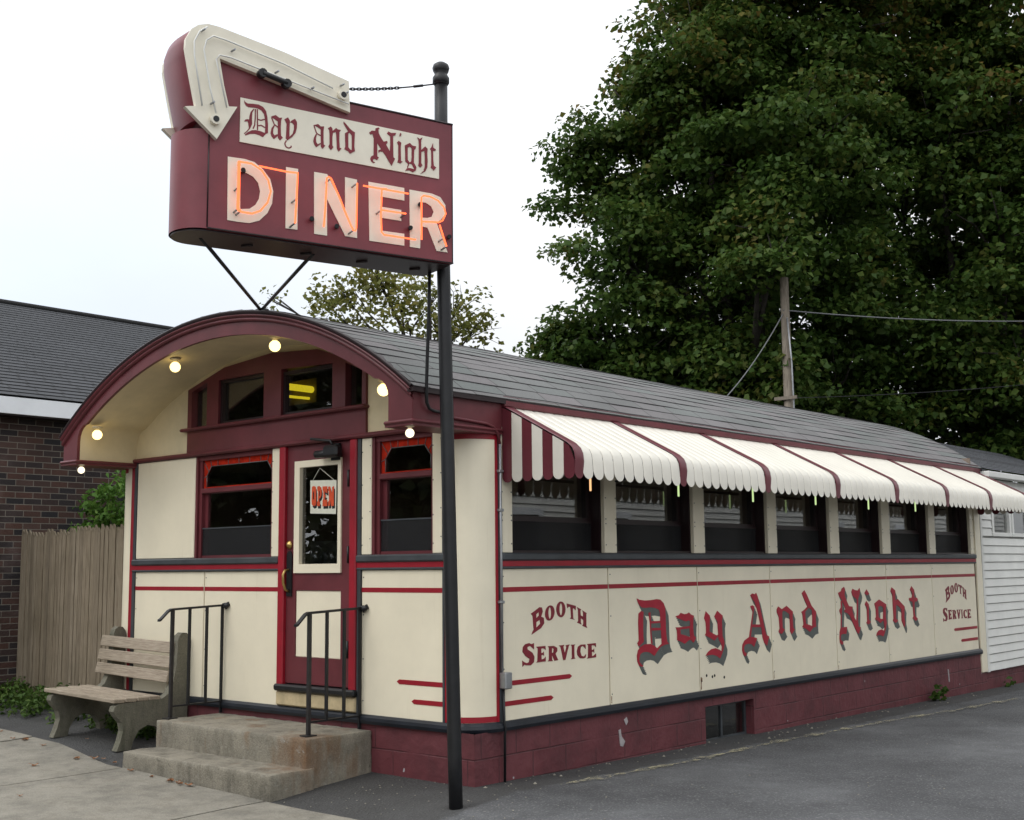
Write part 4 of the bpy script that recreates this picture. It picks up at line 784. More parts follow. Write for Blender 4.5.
# roof in courses of shingle
EXP = .1455; m = MB(); NC = 18
ys = list(np.linspace(YF-.035, YB, 46))
for sgn in (-1, 1):
    for c in range(NC+1):
        s0 = c*EXP; s1 = min((c+1)*EXP, RO*TH+.02)
        if s1 <= s0+.005: continue
        rows, uvs = [], []
        for s, lift in ((s0, .001), ((s0+s1)/2, .003), (s1, .0055), (s1, .0)):
            a = s/RO*sgn
            row = []; uv = []
            for q, y in enumerate(ys):
                wav = .0018*math.sin(3.1*y+c*1.7)+.0015*math.sin(7.7*y-c)+.005*math.sin(y*.55+1)*(1-abs(a))
                R = RO+lift+wav
                row.append((CX+R*math.sin(a), y, ZO-RO+R*math.cos(a))); uv.append((y+c*.213, s-.0005 if lift == .0055 else s+.0005 if lift == .001 else s))
            rows.append(row); uvs.append(uv)
        m.grid(rows if sgn > 0 else [r[::-1] for r in rows], False, uvs if sgn > 0 else [u[::-1] for u in uvs])
m.build('roof', roof_m, diner)
# dark drip edge under the shingles, along the gable and the eaves
m = MB()
prof = [(RO-.03, YF-.03), (RO-.005, YF-.045), (RO+.004, YF-.04), (RO-.004, YF+.1)]
m.grid([[(x, y, z) for x, z in arc(R, ZO-RO+R, -TH, TH, 60)] for R, y in prof])
xe, ze = arc(RO, ZO, 0, TH, 1)[1]
m.box(xe-.05, xe+.012, YF-.03, YB, ze-.048, ze-.008)
m.build('drip_edge', maroon_d, diner)
# small lifted patch of roofing near the ridge far back is part of the wear; side lettering
WORDS = [(MB(), MB()) for _ in range(3)]
off = (.055, -.075)
for k, (o, hs) in enumerate(BLACKLETTER):
    d = .0032+.00015*k; Lm, Ls = WORDS[0 if k < 5 else 1 if k < 10 else 2]
    Lm.prism(o, hs, PX, .0024, d)
    n = len(o)
    for j, f in enumerate((1, .8, .6, .4, .2)):
        Ls.prism([(y+off[0]*f, z+off[1]*f) for y, z in o], [[(y+off[0]*f, z+off[1]*f) for y, z in h] for h in hs] if f == 1 else [], PX, .0, .0006+.0002*j+.00001*k, False) if not hs else None
    if hs:
        for j, f in enumerate((1, .75, .5, .25)):
            Ls.prism([(y+off[0]*f, z+off[1]*f) for y, z in o], [[(y+off[0]*f, z+off[1]*f) for y, z in h] for h in hs], PX, .0, .0006+.0002*j+.00001*k, False)
for Lm, Ls in WORDS:
    wd_ = Lm.build('painted_word', redlet, diner); Ls.build('letter_shadow', greylet, wd_)
for dy, dz in ((0, 0), (8.302, .014)):
    m = MB()
    for k, (o, hs) in enumerate(BOOTH): m.prism([(y+dy, z+dz) for y, z in o], [[(y+dy, z+dz) for y, z in h] for h in hs], PX, .0, .003+.0001*k)
    bl = m.build('booth_lettering', boothm, diner)
# ------------------------------------------------------------------ awning
AW0, PITCH = .375, 1.398
awn = thing('window_awning', 'white ribbed metal awning with maroon ribs and striped end over the side windows', 'awning', (0, 5.2, 2.4))
zb = 2.42
PATH = [(.02,3.012),(.22,2.907),(.42,2.803),(.60,2.709),(.655,2.679),(.692,2.648),(.712,2.608),(.72,2.55)]
def slat(m, y0, y1, lift=.006, flat=False, drop=0):
    w_ = y1-y0; rows = []
    us = [0, .05, .12, .22, .36, .5, .64, .78, .88, .95, 1]
    def bulge(u): return lift*(1-(2*u-1)**8)
    for k, (x, z) in enumerate(PATH):
        a = PATH[max(k-1,0)]; b = PATH[min(k+1,len(PATH)-1)]; tx, tz = b[0]-a[0], b[1]-a[1]; L = math.hypot(tx, tz); nx, nz = -tz/L, tx/L
        if nx < 0: nx, nz = -nx, -nz
        rows.append([(x+nx*bulge(u), y0+w_*u, z+nz*bulge(u)) for u in us])
    r = w_/2*.98
    rows.append([(.724+bulge(u), y0+w_*u, zb+drop+r) for u in us])
    rows.append([(.724+bulge(u), y0+w_*u, zb+drop+r-math.sqrt(max(0, r*r-((u-.5)*w_)**2))*.999) for u in us])
    m.grid(rows)
ribs = [AW0+k*PITCH for k in range(8)]
RW = .054
for k in range(7):
    a, b = ribs[k]+RW-.012, ribs[k+1]-RW+.012; m = MB(); n = 10
    for q in range(n): slat(m, lerp(a, b, q/n)+.002, lerp(a, b, (q+1)/n)-.002, .0075)
    m.build('canopy_panel', awnw, awn)
for k in range(8):
    m = MB(); PSAVE = PATH
    PATH = [(x+.006, z+.011) if j < 5 else (x+.012, z+.004) for j, (x, z) in enumerate(PSAVE)]
    slat(m, ribs[k]-RW, ribs[k]+RW, .004); PATH = PSAVE
    m.build('rib', awnm, awn)
def topz(x): 
    for (xa, za), (xb, zb_) in zip(PATH, PATH[1:]):
        if xa <= x <= xb: return lerp(za, zb_, (x-xa)/(xb-xa))
    return PATH[0][1] if x < PATH[0][0] else PATH[-1][1]
for y in (ribs[0]-RW+.006, ribs[-1]+RW-.006):
    n = 7; sw = .722/n; mm, mc = MB(), MB()
    for k in range(n):
        x0, x1 = .012+k*sw*.985, .012+(k+1)*sw*.985
        bot = [(x1-(x1-x0)/2*(1-math.cos(t)), zb+.05-(x1-x0)/2*.95*math.sin(t)) for t in np.linspace(0, math.pi, 9)]
        pts = bot+[(x0, topz(x0)), ((x0+x1)/2, topz((x0+x1)/2)), (x1, topz(x1))]
        (mc if k % 2 else mm).prism(pts, [], lambda u, v, d: (u, y+d, v), -.004-(.003 if k % 2 else 0), .004)
    sp = mm.build('side_panel', awnm, awn); mc.build('stripe', awnw, sp)
m = MB()
for y in ribs: m.tube([(.03, y, 2.50), (.70, y, 2.58)], .009, 6)
m.tube([(.70, ribs[0], 2.585), (.70, ribs[-1], 2.585)], .011, 6)
m.build('support_frame', black, awn)
# small lit tubes hanging under the awning
LAMPS = [(.35, 1.0, 2.40), (.35, 2.267, 2.402), (.35, 3.547, 2.397), (.35, 4.816, 2.408), (.35, 6.058, 2.397), (.35, 7.326, 2.408)]
for k, (x, y, z) in enumerate(LAMPS):
    t = thing('hanging_lamp', 'slim amber lit tube hanging under the awning at its striped end' if k == 0 else 'slim greenish lit tube hanging under the awning above the dark side windows', 'lamp', (x, y, z-.06), 'lit tubes under the awning')
    m = MB(); m.box(x-.006, x+.006, y-.010, y+.010, z-.03, z+.12, bev=.004); m.build('tube', tube_o if k == 0 else tube_g, t)
    m = MB(); m.box(x-.02, x+.02, y-.02, y+.02, z+.12, z+.15, bev=.005); m.tube([(x, y, z+.15), (x, y, 2.57)], .005, 6); m.build('holder', black, t)
# globe bulbs under the canopy
def globe(x, y, z, r, mat, label, group, up=None):
    """z = bulb centre"""
    t = thing('globe_bulb', label, 'light bulb', (x, y, z-r), group)
    m = MB(); prof = [(max(.001, r*math.sin(a)), -r*math.cos(a)) for a in np.linspace(0, 2.65, 14)]+[(r*.42, r*.98)]
    m.lathe(prof, (x, y, z), 20); m.build('bulb', mat, t)
    m = MB(); m.lathe([(.001, r*.9), (r*.45, r*.92), (r*.5, r*1.35), (r*1.0, r*1.42), (r*1.05, r*1.62), (.001, r*1.63)], (x, y, z), 16); m.build('socket', porcel, t)
def soff(x):
    for (xa, za), (xb, zb_) in zip(INNER, INNER[1:]):
        if xa <= x <= xb: return lerp(za, zb_, (x-xa)/max(1e-6, xb-xa))
for x, y, z, lab in ((-4.40, -.56, 3.075, 'lit yellow globe bulb low in the left corner of the arched soffit'), (-3.165, -.53, 3.597, 'lit yellow globe bulb on the arched soffit left of the small transom pane'), (-1.72, -.54, 3.605, 'lit yellow globe bulb near the top of the arch above the lit transom pane'), (-.41, -.54, 3.105, 'lit yellow globe bulb low on the right of the arch beside the fascia')):
    globe(x, y, z, .047, bulb_m, lab, 'globe bulbs round the arched canopy')
globe(-4.60, -.60, 2.745, .033, bulbw_m, 'small white lit bulb under the left foot of the canopy by the bush', 'small bulbs under the canopy feet')
globe(-.055, -.61, 2.745, .033, bulbw_m, 'small white lit bulb under the right foot of the canopy near the pole', 'small bulbs under the canopy feet')
# yellow lit fitting inside, seen through the transom
t = thing('ceiling_lamp', 'yellow lit fluorescent fitting seen through the right transom pane', 'lamp', (-2.1, 1.2, 3.2))
m = MB(); m.tube([(-2.99, .6, 3.52), (-2.64, .62, 3.455)], .032, 8); m.tube([(-2.99, .6, 3.425), (-2.68, .62, 3.375)], .013, 8); m.build('tube', tube_y, t)
m = MB(); m.box(-3.02, -2.62, .66, .70, 3.34, 3.57); m.build('housing', interior, t)
for y in (3.2, 5.8, 8.2):  # added fill lamps, so the room shows faintly through the windows
    t = thing('ceiling_lamp', 'added fill light on the ceiling brightening the room behind the side windows', 'lamp', (-2.4, y, 3.35), 'added fill lights inside the diner')
    m = MB(); m.box(-2.9, -1.9, y-.06, y+.06, 3.40, 3.44, bev=.01); m.build('tube', emis('fill_tube', (1, .82, .5), 2.2) if 'fill_tube' not in MATS else MATS['fill_tube'], t)
    m = MB(); m.box(-2.95, -1.85, y-.09, y+.09, 3.441, 3.50, bev=.01); m.build('housing', interior, t)

# ------------------------------------------------------------------ OPEN card and coffee machine behind the door
t = thing('open_sign', 'white OPEN card with orange letters hanging in the door window', 'sign', (-1.7, .016, 2.23))
cn = OPENCARD
m = MB(); m.prism([(p[0], p[1]) for p in cn], [], lambda u, v, d: (u, .018-d, v), 0, .004); m.build('card', offwhite, t)
mo, mk = MB(), MB()
for k, (o, hs) in enumerate(OPEN):
    mo.prism(o, hs, lambda u, v, d: (u, .018-d, v), .004, .0065+.0001*k)
    mk.prism([(x+.012, z-.022) for x, z in o], [], lambda u, v, d: (u, .018-d, v), .004, .0052+.0001*k)
ls = mo.build('letters', orange, t); mk.build('letter_shadow', black, t)
m = MB(); xm = (cn[0][0]+cn[1][0])/2
m.tube([(cn[0][0]+.03, .0165, cn[0][1]), (xm-.05, .0175, 2.63)], .0025, 5); m.tube([(cn[1][0]-.03, .0165, cn[1][1]), (xm-.05, .0175, 2.63)], .0025, 5); m.build('string', offwhite, t)
t = thing('coffee_machine', 'steel coffee machine on the counter behind the door glass', 'machine', (-3.1, 1.3, 1.70))
m = MB(); m.box(-3.35, -2.78, 1.2, 1.6, 1.70, 2.05, bev=.015); m.build('body', steel, t)
m = MB(); m.tube([(-3.2, 1.17, 1.82), (-3.2, 1.17, 1.95)], .06, 12); m.tube([(-2.95, 1.17, 1.82), (-2.95, 1.17, 1.95)], .06, 12); m.build('pot', steel, t)

# ------------------------------------------------------------------ pole sign
CSX, CSY, SA = .2, -.545, math.radians(16)
U = Vector((math.sin(SA), math.cos(SA), 0)); NN = Vector((math.cos(SA), -math.sin(SA), 0)); T2 = .21
def SP(s, z, d): return Vector((CSX, CSY, z))+U*s+NN*d
psg = thing('diner_sign', 'maroon neon pole sign with cream arrow reading Day and Night Diner', 'sign', (.28, -.49, ground(.28, -.49)))
def polexy(z): 
    t = max(0, min(1, z/4.7)); dx = -.092*t
    return (.28+dx*.755, -.49+dx*.656)
m = MB(); zs = [ground(.28,-.49)-.1]+list(np.linspace(.5, 5.365, 12))
m.tube([(*polexy(z), z) for z in zs], .0485, 16); pole = m.build('pole', black, psg)
m = MB(); x, y = polexy(5.36); m.lathe([(.001,-.02),(.05,-.02),(.062,-.01),(.062,.03),(.052,.045),(.046,.06),(.058,.08),(.064,.105),(.056,.13),(.03,.148),(.001,.152)], (x, y, 5.345), 18); m.build('finial', black, pole)
m = MB(); x, y = polexy(5.27); m.lathe([(.05,0),(.056,.005),(.056,.03),(.05,.035)], (x, y, 5.32), 16); m.build('collar', black, pole)
# sign box: lower stadium body and upper fin
SB0, SB1, SL, SR = 3.92, 4.947, -1.82, -.02
NOSE = 4.57
m = MB()
pl = [(SR, T2), (SL, T2)]+[(SL-T2*math.sin(t)*.80, T2*math.cos(t)) for t in np.linspace(0, math.pi, 15)[1:-1]]+[(SL, -T2), (SR, -T2)]
rows = [[SP(s, z, d) for s, d in pl] for z in (SB0+.012, NOSE-.012)]
nose = pl[1:-1]
m.grid([[SP(s, z, d) for s, d in nose] for z in (SB0, NOSE)], True)
m.face([SP(s, NOSE, d) for s, d in nose])
body = [(SR, SB0), (SR, SB1), (-.85, SB1), (-.85, 5.075), (-1.33, 5.175), (-1.78, 5.24), (-1.86, 5.24), (-1.925, 5.215), (-1.965, 5.17), (-1.98, 5.11), (-1.975, 5.03), (-1.95, 4.90), (-1.905, 4.69), (SL, NOSE+.03), (SL, SB0)]
m.prism(body, [], lambda u, v, d: SP(u, v, d), -T2, T2)
sbx = m.build('sign_box', maroon_s, psg)
m = MB()
edge = [(-1.78, 5.24), (-1.86, 5.24), (-1.925, 5.215), (-1.965, 5.17), (-1.98, 5.11), (-1.975, 5.03), (-1.95, 4.90), (-1.905, 4.69), (-1.88, NOSE+.05)]
nr = [(0, .005), (-.01, .02), (-.03, .03), (-.045, .02), (-.05, .01), (-.05, 0), (-.05, 0), (-.05, 0), (-.05, 0)]
rows = []
for (s, z), (a, b) in zip(edge, nr):
    rows.append([SP(s+a*math.sin(t), z+b*math.sin(t)*.4, T2*math.cos(t)) for t in np.linspace(0.001, math.pi-.001, 13)])
m.grid(rows); m.face(rows[-1]); m.build('fin_nose', maroon_s, sbx)
m = MB(); m.prism([(s*.985-.02, d*.9) for s, d in pl], [], lambda u, v, d: SP(u, d, v), SB0-.012, SB0-.003)
for k in range(4): m.tube([SP(-1.5+k*.42, SB0-.016, -.03), SP(-1.5+k*.42+.05, SB0-.016, .03)], .012, 6)
m.build('sign_underside', maroon_d, sbx)
m = MB()   # seam lines and trim of the box
m.box(0,0.0001,0,0.0001,0,0.0001) if False else None
m.tube([SP(SL, SB0+.01, T2+.002), SP(SL, NOSE-.02, T2+.002)], .005, 6); m.tube([SP(SR-.004, SB0+.01, T2+.001), SP(SR-.004, SB1-.01, T2+.001)], .004, 6); m.tube([SP(SL, SB0+.004, T2+.001), SP(SR, SB0+.004, T2+.001)], .006, 6)
m.tube([SP(-.85, SB1+.002, T2), SP(SR, SB1+.002, T2)], .008, 6); m.build('seam', maroon_d, sbx)
for side in (1, -1):
    D = lambda d: side*(T2+d)
    ar = ARROW
    m = MB(); m.prism(ar, [], lambda u, v, d: SP(u, v, side*d), T2-.0, T2+.038)
    a_ = m.build('arrow', cream_pl, psg)
    m = MB()
    for p in ARROWTUBE: m.tube([SP(s, z, D(.062)) for s, z in p], .0055, 8)
    m.build('unlit_tube', white, a_)
    for s, z in ((-1.90,5.19),(-1.70,5.10),(-1.40,5.02),(-1.15,4.96),(-.93,5.03),(-.90,4.98),(-1.83,4.72)):
        m = MB(); m.tube([SP(s, z, D(.048)), SP(s+.012, z+.006, D(.085))], .007, 6); m.build('tube_stand', galv, a_)
    for s, z in ((-1.80, 4.62), (-.915, 4.965)):
        m = MB(); m.tube([SP(s, z, D(.045)), SP(s, z, D(.075))], .034, 12); m.slot2 = len(m.f); m.tube([SP(s, z, D(.07)), SP(s, z, D(.079))], .02, 12); m.build('electrode_cup', (cream_pl, black), a_)
    m = MB()
    m.tube([SP(-1.50, 4.985, D(.05)), SP(-1.50, 4.985, D(.10))], .03, 10); m.tube([SP(-1.33, 4.95, D(.05)), SP(-1.33, 4.95, D(.10))], .03, 10); m.tube([SP(-1.50, 4.985, D(.09)), SP(-1.33, 4.95, D(.09))], .018, 8)
    m.build('transformer', black, a_)
    if side < 0: continue
    m = MB(); p = PANEL; m.prism([(-1.6175, 4.822), (-.1375, 4.818), (-.1375, 4.523), (-1.6175, 4.523)], [], lambda u, v, d: SP(u, v, d), T2-.001, T2+.008)
    pn = m.build('name_panel', cream_pl, psg)
    WS = [MB(), MB(), MB()]
    for k, (o, hs) in enumerate(SCRIPT): WS[0 if k < 6 else 1 if k < 10 else 2].prism(o, hs, lambda u, v, d: SP(u, v, d), T2+.007, T2+.0105+.00015*k)
    for hi, h in enumerate(HAIR):
        m = WS[0 if hi < 6 else 1 if hi < 7 else 2]
        for (s0, z0_), (s1, z1_) in zip(h, h[1:]):
            L = math.hypot(s1-s0, z1_-z0_); px, pz = -(z1_-z0_)/L*.004, (s1-s0)/L*.004
            m.prism([(s0-px, z0_-pz), (s1-px, z1_-pz), (s1+px, z1_+pz), (s0+px, z0_+pz)], [], lambda u, v, d: SP(u, v, d), T2+.007, T2+.0100)
    for m in WS: m.build('painted_word', boothm, pn)
    for ch, (o, hs) in DINER.items():
        m = MB(); m.prism(o, hs, lambda u, v, d: SP(u, v, d), T2-.001, T2+.005)
        le = m.build('letter', cream_pl, psg); le['label'] = 'cream letter %s outlined by an orange neon tube' % ch
        m = MB()
        for p in NEON[ch]: m.tube([SP(s, z, T2+.062) for s, z in p], .0062, 8)
        m.build('neon_tube', neon_m, le)
        p = NEON[ch][-1]
        for s, z in (p[len(p)//3], p[2*len(p)//3], p[-1]):
            m = MB(); m.tube([SP(s-.012, z-.015, T2+.004), SP(s, z, T2+.055)], .006, 6); m.build('tube_stand', galv, le)
    for s, z in ((-1.585, 4.335), (-1.105, 4.085), (-.925, 4.06), (-.365, 4.13), (-.29, 4.31), (-.055, 4.11)):
        m = MB(); m.tube([SP(s, z, T2), SP(s-.02, z-.008, T2+.045)], .015, 12); m.build('electrode_cup', black, psg)
apex = Vector((-1.807, -.62, 3.905))
for s in (-1.79, -1.0):
    m = MB(); m.tube([SP(s, SB0-.005, 0), apex], .0135, 8); m.build('brace', black, psg)
m = MB(); m.box(apex.x-.05, apex.x+.05, apex.y-.03, apex.y+.05, apex.z-.03, apex.z+.015, bev=.008); m.build('brace_foot', black, psg)
m = MB(); a_, b_ = SP(-.77, 5.175, -.12), Vector((*polexy(5.335), 5.335))
pts = [a_.lerp(b_, t)+Vector((0, 0, -.018*math.sin(math.pi*t))) for t in np.linspace(0, 1, 34)]
for k in range(20):
    c0, c1 = pts[k], pts[k+1]; d = (c1-c0); q = d.normalized(); nrm = q.cross(Vector((0,0,1))).normalized() if k % 2 else q.cross(Vector((1,0,0))).normalized()
    loop = [c0.lerp(c1, .5)+q*(.022*math.cos(t))+nrm*(.010*math.sin(t)) for t in np.linspace(0, 2*math.pi, 9)]; m.tube(loop, .0035, 5, False)
m.tube(pts[20:], .0055, 6); m.tube([pts[24], pts[27]], .010, 6)
m.build('chain', black, psg)
# feed cable from the sign to the canopy beam, and the conduit down the corner
m = MB()
m.tube([Vector((.14, -.60, 3.93)), Vector((.115, -.585, 3.6)), Vector((.085, -.57, 3.3)), Vector((.055, -.55, 3.05)), Vector((.045, -.535, 2.965)), Vector((.04, -.505, 2.925)), Vector((.04, -.46, 2.912)), Vector((.035, -.36, 2.908))], .0125, 8)
tag(m.build('power_cable', rubber), 'black power cable dropping from the sign to the canopy beam', 'cable')
cdt = thing('conduit', 'thin grey conduit down the rounded corner to a small junction box', 'pipe', (.03, .28, .2))
m = MB(); m.tube([(.03,-.34,2.885),(.028,.12,2.868),(.028,.20,2.85),(.026,.26,2.80),(.024,.282,2.72)], .012, 8); m.build('upper_run', maroon, cdt)
m = MB(); m.tube([(.024,.282,2.72),(.022,.288,1.9),(.022,.288,.99)], .012, 8); dn = m.build('down_pipe', galv, cdt)
m = MB()
for z in (2.5, 2.2, 1.5): m.box(.003, .038, .262, .312, z, z+.022, bev=.004)
m.build('strap', galv, dn)
m = MB(); m.box(.005, .075, .27, .35, .862, .985, bev=.008); bx = m.build('junction_box', galv, cdt)
m = MB(); m.tube([(.024,.30,.862),(.03,.30,.62),(.042,.302,.57),(.03,.305,.52),(.022,.31,.16)], .010, 8); m.build('lower_run', black, cdt)

# ------------------------------------------------------------------ stoop
def rough_block(m, x0, x1, y0, y1, z0, z1, amp=.006, step=.05, rnd=.014, seed=0):
    r = random.Random(seed); ph = [r.uniform(0, 9) for _ in range(6)]
    def disp(p):
        x, y, z = p
        h = math.sin(23*x+ph[0]+9*z)*math.sin(19*y+ph[1])+.6*math.sin(51*x+ph[2]+31*y)*math.sin(43*z+ph[3])+.5*math.sin(90*x+70*y+ph[4]-60*z)
        return h*amp*.55
    c = Vector(((x0+x1)/2, (y0+y1)/2, (z0+z1)/2)); hx, hy, hz = (x1-x0)/2, (y1-y0)/2, (z1-z0)/2
    def pt(p):
        q = Vector((max(x0+rnd, min(x1-rnd, p[0])), max(y0+rnd, min(y1-rnd, p[1])), max(z0+rnd, min(z1-rnd, p[2]))))
        d = Vector(p)-q
        if d.length > 1e-6: q = q+d.normalized()*(rnd+disp(p))
        return q
    def cells(a, b): 
        n = max(2, int((b-a)/step)); return [a, a+rnd*.5]+[lerp(a, b, k/n) for k in range(1, n)]+[b-rnd*.5, b]
    X, Y, Z = cells(x0, x1), cells(y0, y1), cells(z0, z1)
    m.grid([[pt((x, y, z1)) for x in X] for y in Y]); m.grid([[pt((x, y0, z)) for x in X] for z in Z]); m.grid([[pt((x, y1, z)) for x in X] for z in Z])
    m.grid([[pt((x0, y, z)) for y in Y] for z in Z]); m.grid([[pt((x1, y, z)) for y in Y] for z in Z])
st = thing('front_stoop', 'weathered two step concrete stoop with rust stains below the door', 'steps', (-2.1, -.5, .1))
m = MB(); rough_block(m, -3.10, -1.105, -.672, -.001, 0.0, .502, .004, .035, .012, 1); m.build('upper_step', conc_step, st)
m = MB(); rough_block(m, -3.05, -1.085, -1.02, -.60, -.02, .288, .005, .035, .014, 2); m.build('lower_step', conc_step, st)
# handrails
def handrail(x, label):
    h = thing('handrail', label, 'handrail', (x, -.55, .5), 'handrails on the stoop')
    m = MB(); 
    prof = [(-.02,-.009),(.02,-.009),(.02,.009),(-.02,.009)]
    pts = [(-.69,1.345),(-.675,1.352),(-.60,1.422),(-.57,1.436),(-.3,1.447),(-.012,1.458)]
    m.grid([[(x+a, y, z+b) for a, b in prof] for y, z in pts], False, None, True); m.face([(x+a, pts[0][0], pts[0][1]+b) for a, b in prof])
    m.build('top_rail', black, h)
    m = MB(); m.tube([(x+.03, -.012, 1.47), (x+.05, -.003, 1.44)], .034, 12); m.tube([(x, -.03, 1.462), (x+.02, -.014, 1.468), (x+.05, -.006, 1.45)], .014, 8); m.build('wall_bracket', black, h)
    m = MB(); m.box(x-.0135, x+.0135, -.565, -.538, .50, 1.432); m.build('post', blackrust, h)
    m = MB(); m.box(x-.045, x+.045, -.60, -.505, .504, .513); m.build('base_plate', blackrust, h)
    for y in (-.375, -.195, -.03):
        m = MB(); m.box(x-.0105, x+.0105, y-.0105, y+.0105, .505 if y > -.1 else .612, 1.447); m.build('baluster', black, h)
    m = MB(); m.box(x-.011, x+.011, -.538, -.022, .600, .614); m.build('bottom_rail', black, h)
handrail(-3.075, 'black iron handrail at the bench end of the concrete stoop')
handrail(-1.225, 'black iron handrail beside the door hinge end of the stoop')

# ------------------------------------------------------------------ bench
bx0 = -3.64; bg_ = ground(-3.66, -.5)+.015
bench = thing('park_bench', 'weathered wooden slat bench on grey concrete end supports beside the stoop', 'bench', (-4.2, -.45, bg_-.02))
SUP = [(-.745,0),(-.60,0),(-.585,.07),(-.53,.16),(-.44,.20),(-.33,.17),(-.27,.09),(-.255,0),(-.03,0),(-.025,.45),(-.015,.78),(-.005,.90),(-.015,.955),(-.05,.995),(-.095,1.0),(-.13,.975),(-.145,.93),(-.145,.86),(-.155,.70),(-.185,.55),(-.23,.46),(-.30,.415),(-.73,.405),(-.775,.385),(-.785,.345),(-.755,.30),(-.70,.24),(-.685,.17),(-.71,.08)]
for x, dz in ((-3.63, 0), (-4.72, .03)):
    m = MB(); z0 = bg_-.025+dz
    m.prism(SUP, [], lambda u, v, d: (x+d, u, z0+v), -.04, .04)
    m.build('end_support', conc_bench, bench)
def slatb(pts_y, pts_z, tilt0=0, name='seat_slat', w=.1, th=.032, x0=-4.93, x1=-3.60, ang=0.0):
    m = MB(); m.box(-.5*(x1-x0), .5*(x1-x0), -w/2, w/2, -th/2, th/2, bev=.006)
    R = Matrix.Rotation(ang, 4, 'X'); R2 = Matrix.Rotation(math.atan2(.03, 1.1), 4, 'Y')
    c = Vector(((x0+x1)/2, pts_y, pts_z+.018))
    m.v = [tuple(c+(R2 @ (R @ Vector(p)))) for p in m.v]
    m.build(name, wood_b, bench)
bz = bg_-.025
for y in (-.725, -.605, -.485, -.365): slatb(y, bz+.428, ang=math.radians(-2.5), w=.112, th=.036, x0=-4.82, x1=-3.60)
for y, z in ((-.205, .60+.0), (-.182, .73), (-.158, .86)): slatb(y, bz+z, name='back_slat', ang=math.radians(79), w=.105, th=.03, x0=-4.87, x1=-3.64)

# ------------------------------------------------------------------ fence, neighbour, bush
FY = .35
fen = thing('picket_fence', 'tall weathered grey brown stockade fence between brick wall and diner', 'fence', (-6.2, FY, ground(-6.2, FY)))
m = MB(); x = -7.53; r = random.Random(5)
while x < -4.87:
    wd = r.uniform(.062, .082); zt = 2.245+r.uniform(-.02, .025)+.01*math.sin(3*x); zb_ = ground(x, FY)-.02; dy = r.uniform(-.006, .006); lean = r.uniform(-.006, .006)
    pts = [(0, zb_), (wd-.004, zb_), (wd-.004+lean, zt-.055), (wd*.62+lean, zt), (wd*.38+lean, zt), (lean, zt-.055)]
    n0 = len(m.v)
    rows = []
    m.prism(pts, [], lambda u, v, d: (x+u, FY-d+dy-.014*math.sin(math.pi*min(1, max(0, u/wd))), v), 0, .016)
    x += wd+.001
m.build('pickets', wood_f, fen)
m = MB()
for z in (.6, 1.3, 2.0): m.box(-7.55, -4.87, FY+.02, FY+.06, z, z+.08)
m.build('rail', wood_f, fen)
nb = thing('brick_building', 'dark red brick building with charcoal shingle roof and white eave board', 'building', (-11, 3, 0))
WX = -7.72
m = MB(); m.face([(WX,-1.2,-.2),(WX,16,-.2),(WX,16,3.66),(WX,-1.2,3.66)], [(-1.2,-.2),(16,-.2),(16,3.66),(-1.2,3.66)])
m.face([(WX,-1.2,-.2),(-15,-1.2,-.2),(-15,-1.2,3.66),(WX,-1.2,3.66)], [(0,-.2),(7.3,-.2),(7.3,3.66),(0,3.66)]); m.face([(WX,16,-.2),(-15,16,-.2),(-15,16,3.66),(WX,16,3.66)], [(0,-.2),(7.3,-.2),(7.3,3.66),(0,3.66)])
m.face([(WX,-1.2,3.66),(-15,-1.2,3.66),(-11.5,-1.2,5.70)], [(0,3.66),(7.3,3.66),(3.7,5.7)])
m.build('wall', brick_m, nb)
EX, EZ, RX, RZ = -7.46, 3.83, -11.5, 5.83
m = MB(); L = math.hypot(RX-EX, RZ-EZ); k = 34
rows, uvs = [], []
for c in range(k):
    for f, li in ((0, .009), (1, .0)):
        t = (c+f)/k; rows.append([(lerp(EX, RX, t)+li*.44, y, lerp(EZ, RZ, t)+li*.9) for y in (-1.5, 3, 16.3)]); uvs.append([(y+c*.17, t*L) for y in (-1.5, 3, 16.3)])
m.grid(rows, False, uvs)
m.face([(RX,-1.5,RZ),(RX,16.3,RZ),(-15.5,16.3,EZ),(-15.5,-1.5,EZ)], [(0,0),(25,0),(25,4.5),(0,4.5)])
rf = m.build('roof', roof_n, nb)
m = MB(); m.tube([(RX,-1.5,RZ+.01),(RX,16.3,RZ+.01)], .05, 6); m.build('ridge_cap', dark, rf)
m = MB(); m.box(EX-.03, EX-.005, -1.5, 16.3, 3.615, 3.815, bev=.004); m.build('eave_board', whitep, nb)
B1('eave_soffit', maroon_d, nb, WX-.02, EX-.031, -1.5, 16.3, 3.60, 3.63)
bush = thing('sumac_bush', 'bright green leafy bush rising behind the picket fence', 'bush', (-6.6, .95, ground(-6.6, .95)))
bc = [(-6.75,1.0,2.35,.36),(-7.1,1.1,2.3,.30),(-6.5,1.05,2.65,.34),(-6.95,1.1,2.68,.26),(-6.25,1.15,2.35,.36),(-7.25,1.0,2.0,.28),(-6.65,1.3,2.86,.26),(-6.1,1.3,2.8,.3),(-6.0,1.2,2.05,.4),(-6.6,1.2,1.7,.5),(-5.8,1.4,2.5,.35)]
leaves('foliage', leaf_bush, bush, lobe_centers(bc, 260, 5, .3), .085, 11, .16, .5, .5, 4, .5)
m = MB()
for x, y, z, R in bc: m.tube([(-6.5, 1.15, .2), (lerp(-6.5, x, .5), 1.15, lerp(.2, z, .6)), (x, y, z+.1)], [.03,.018,.006], 6)
m.build('stem', bark, bush)
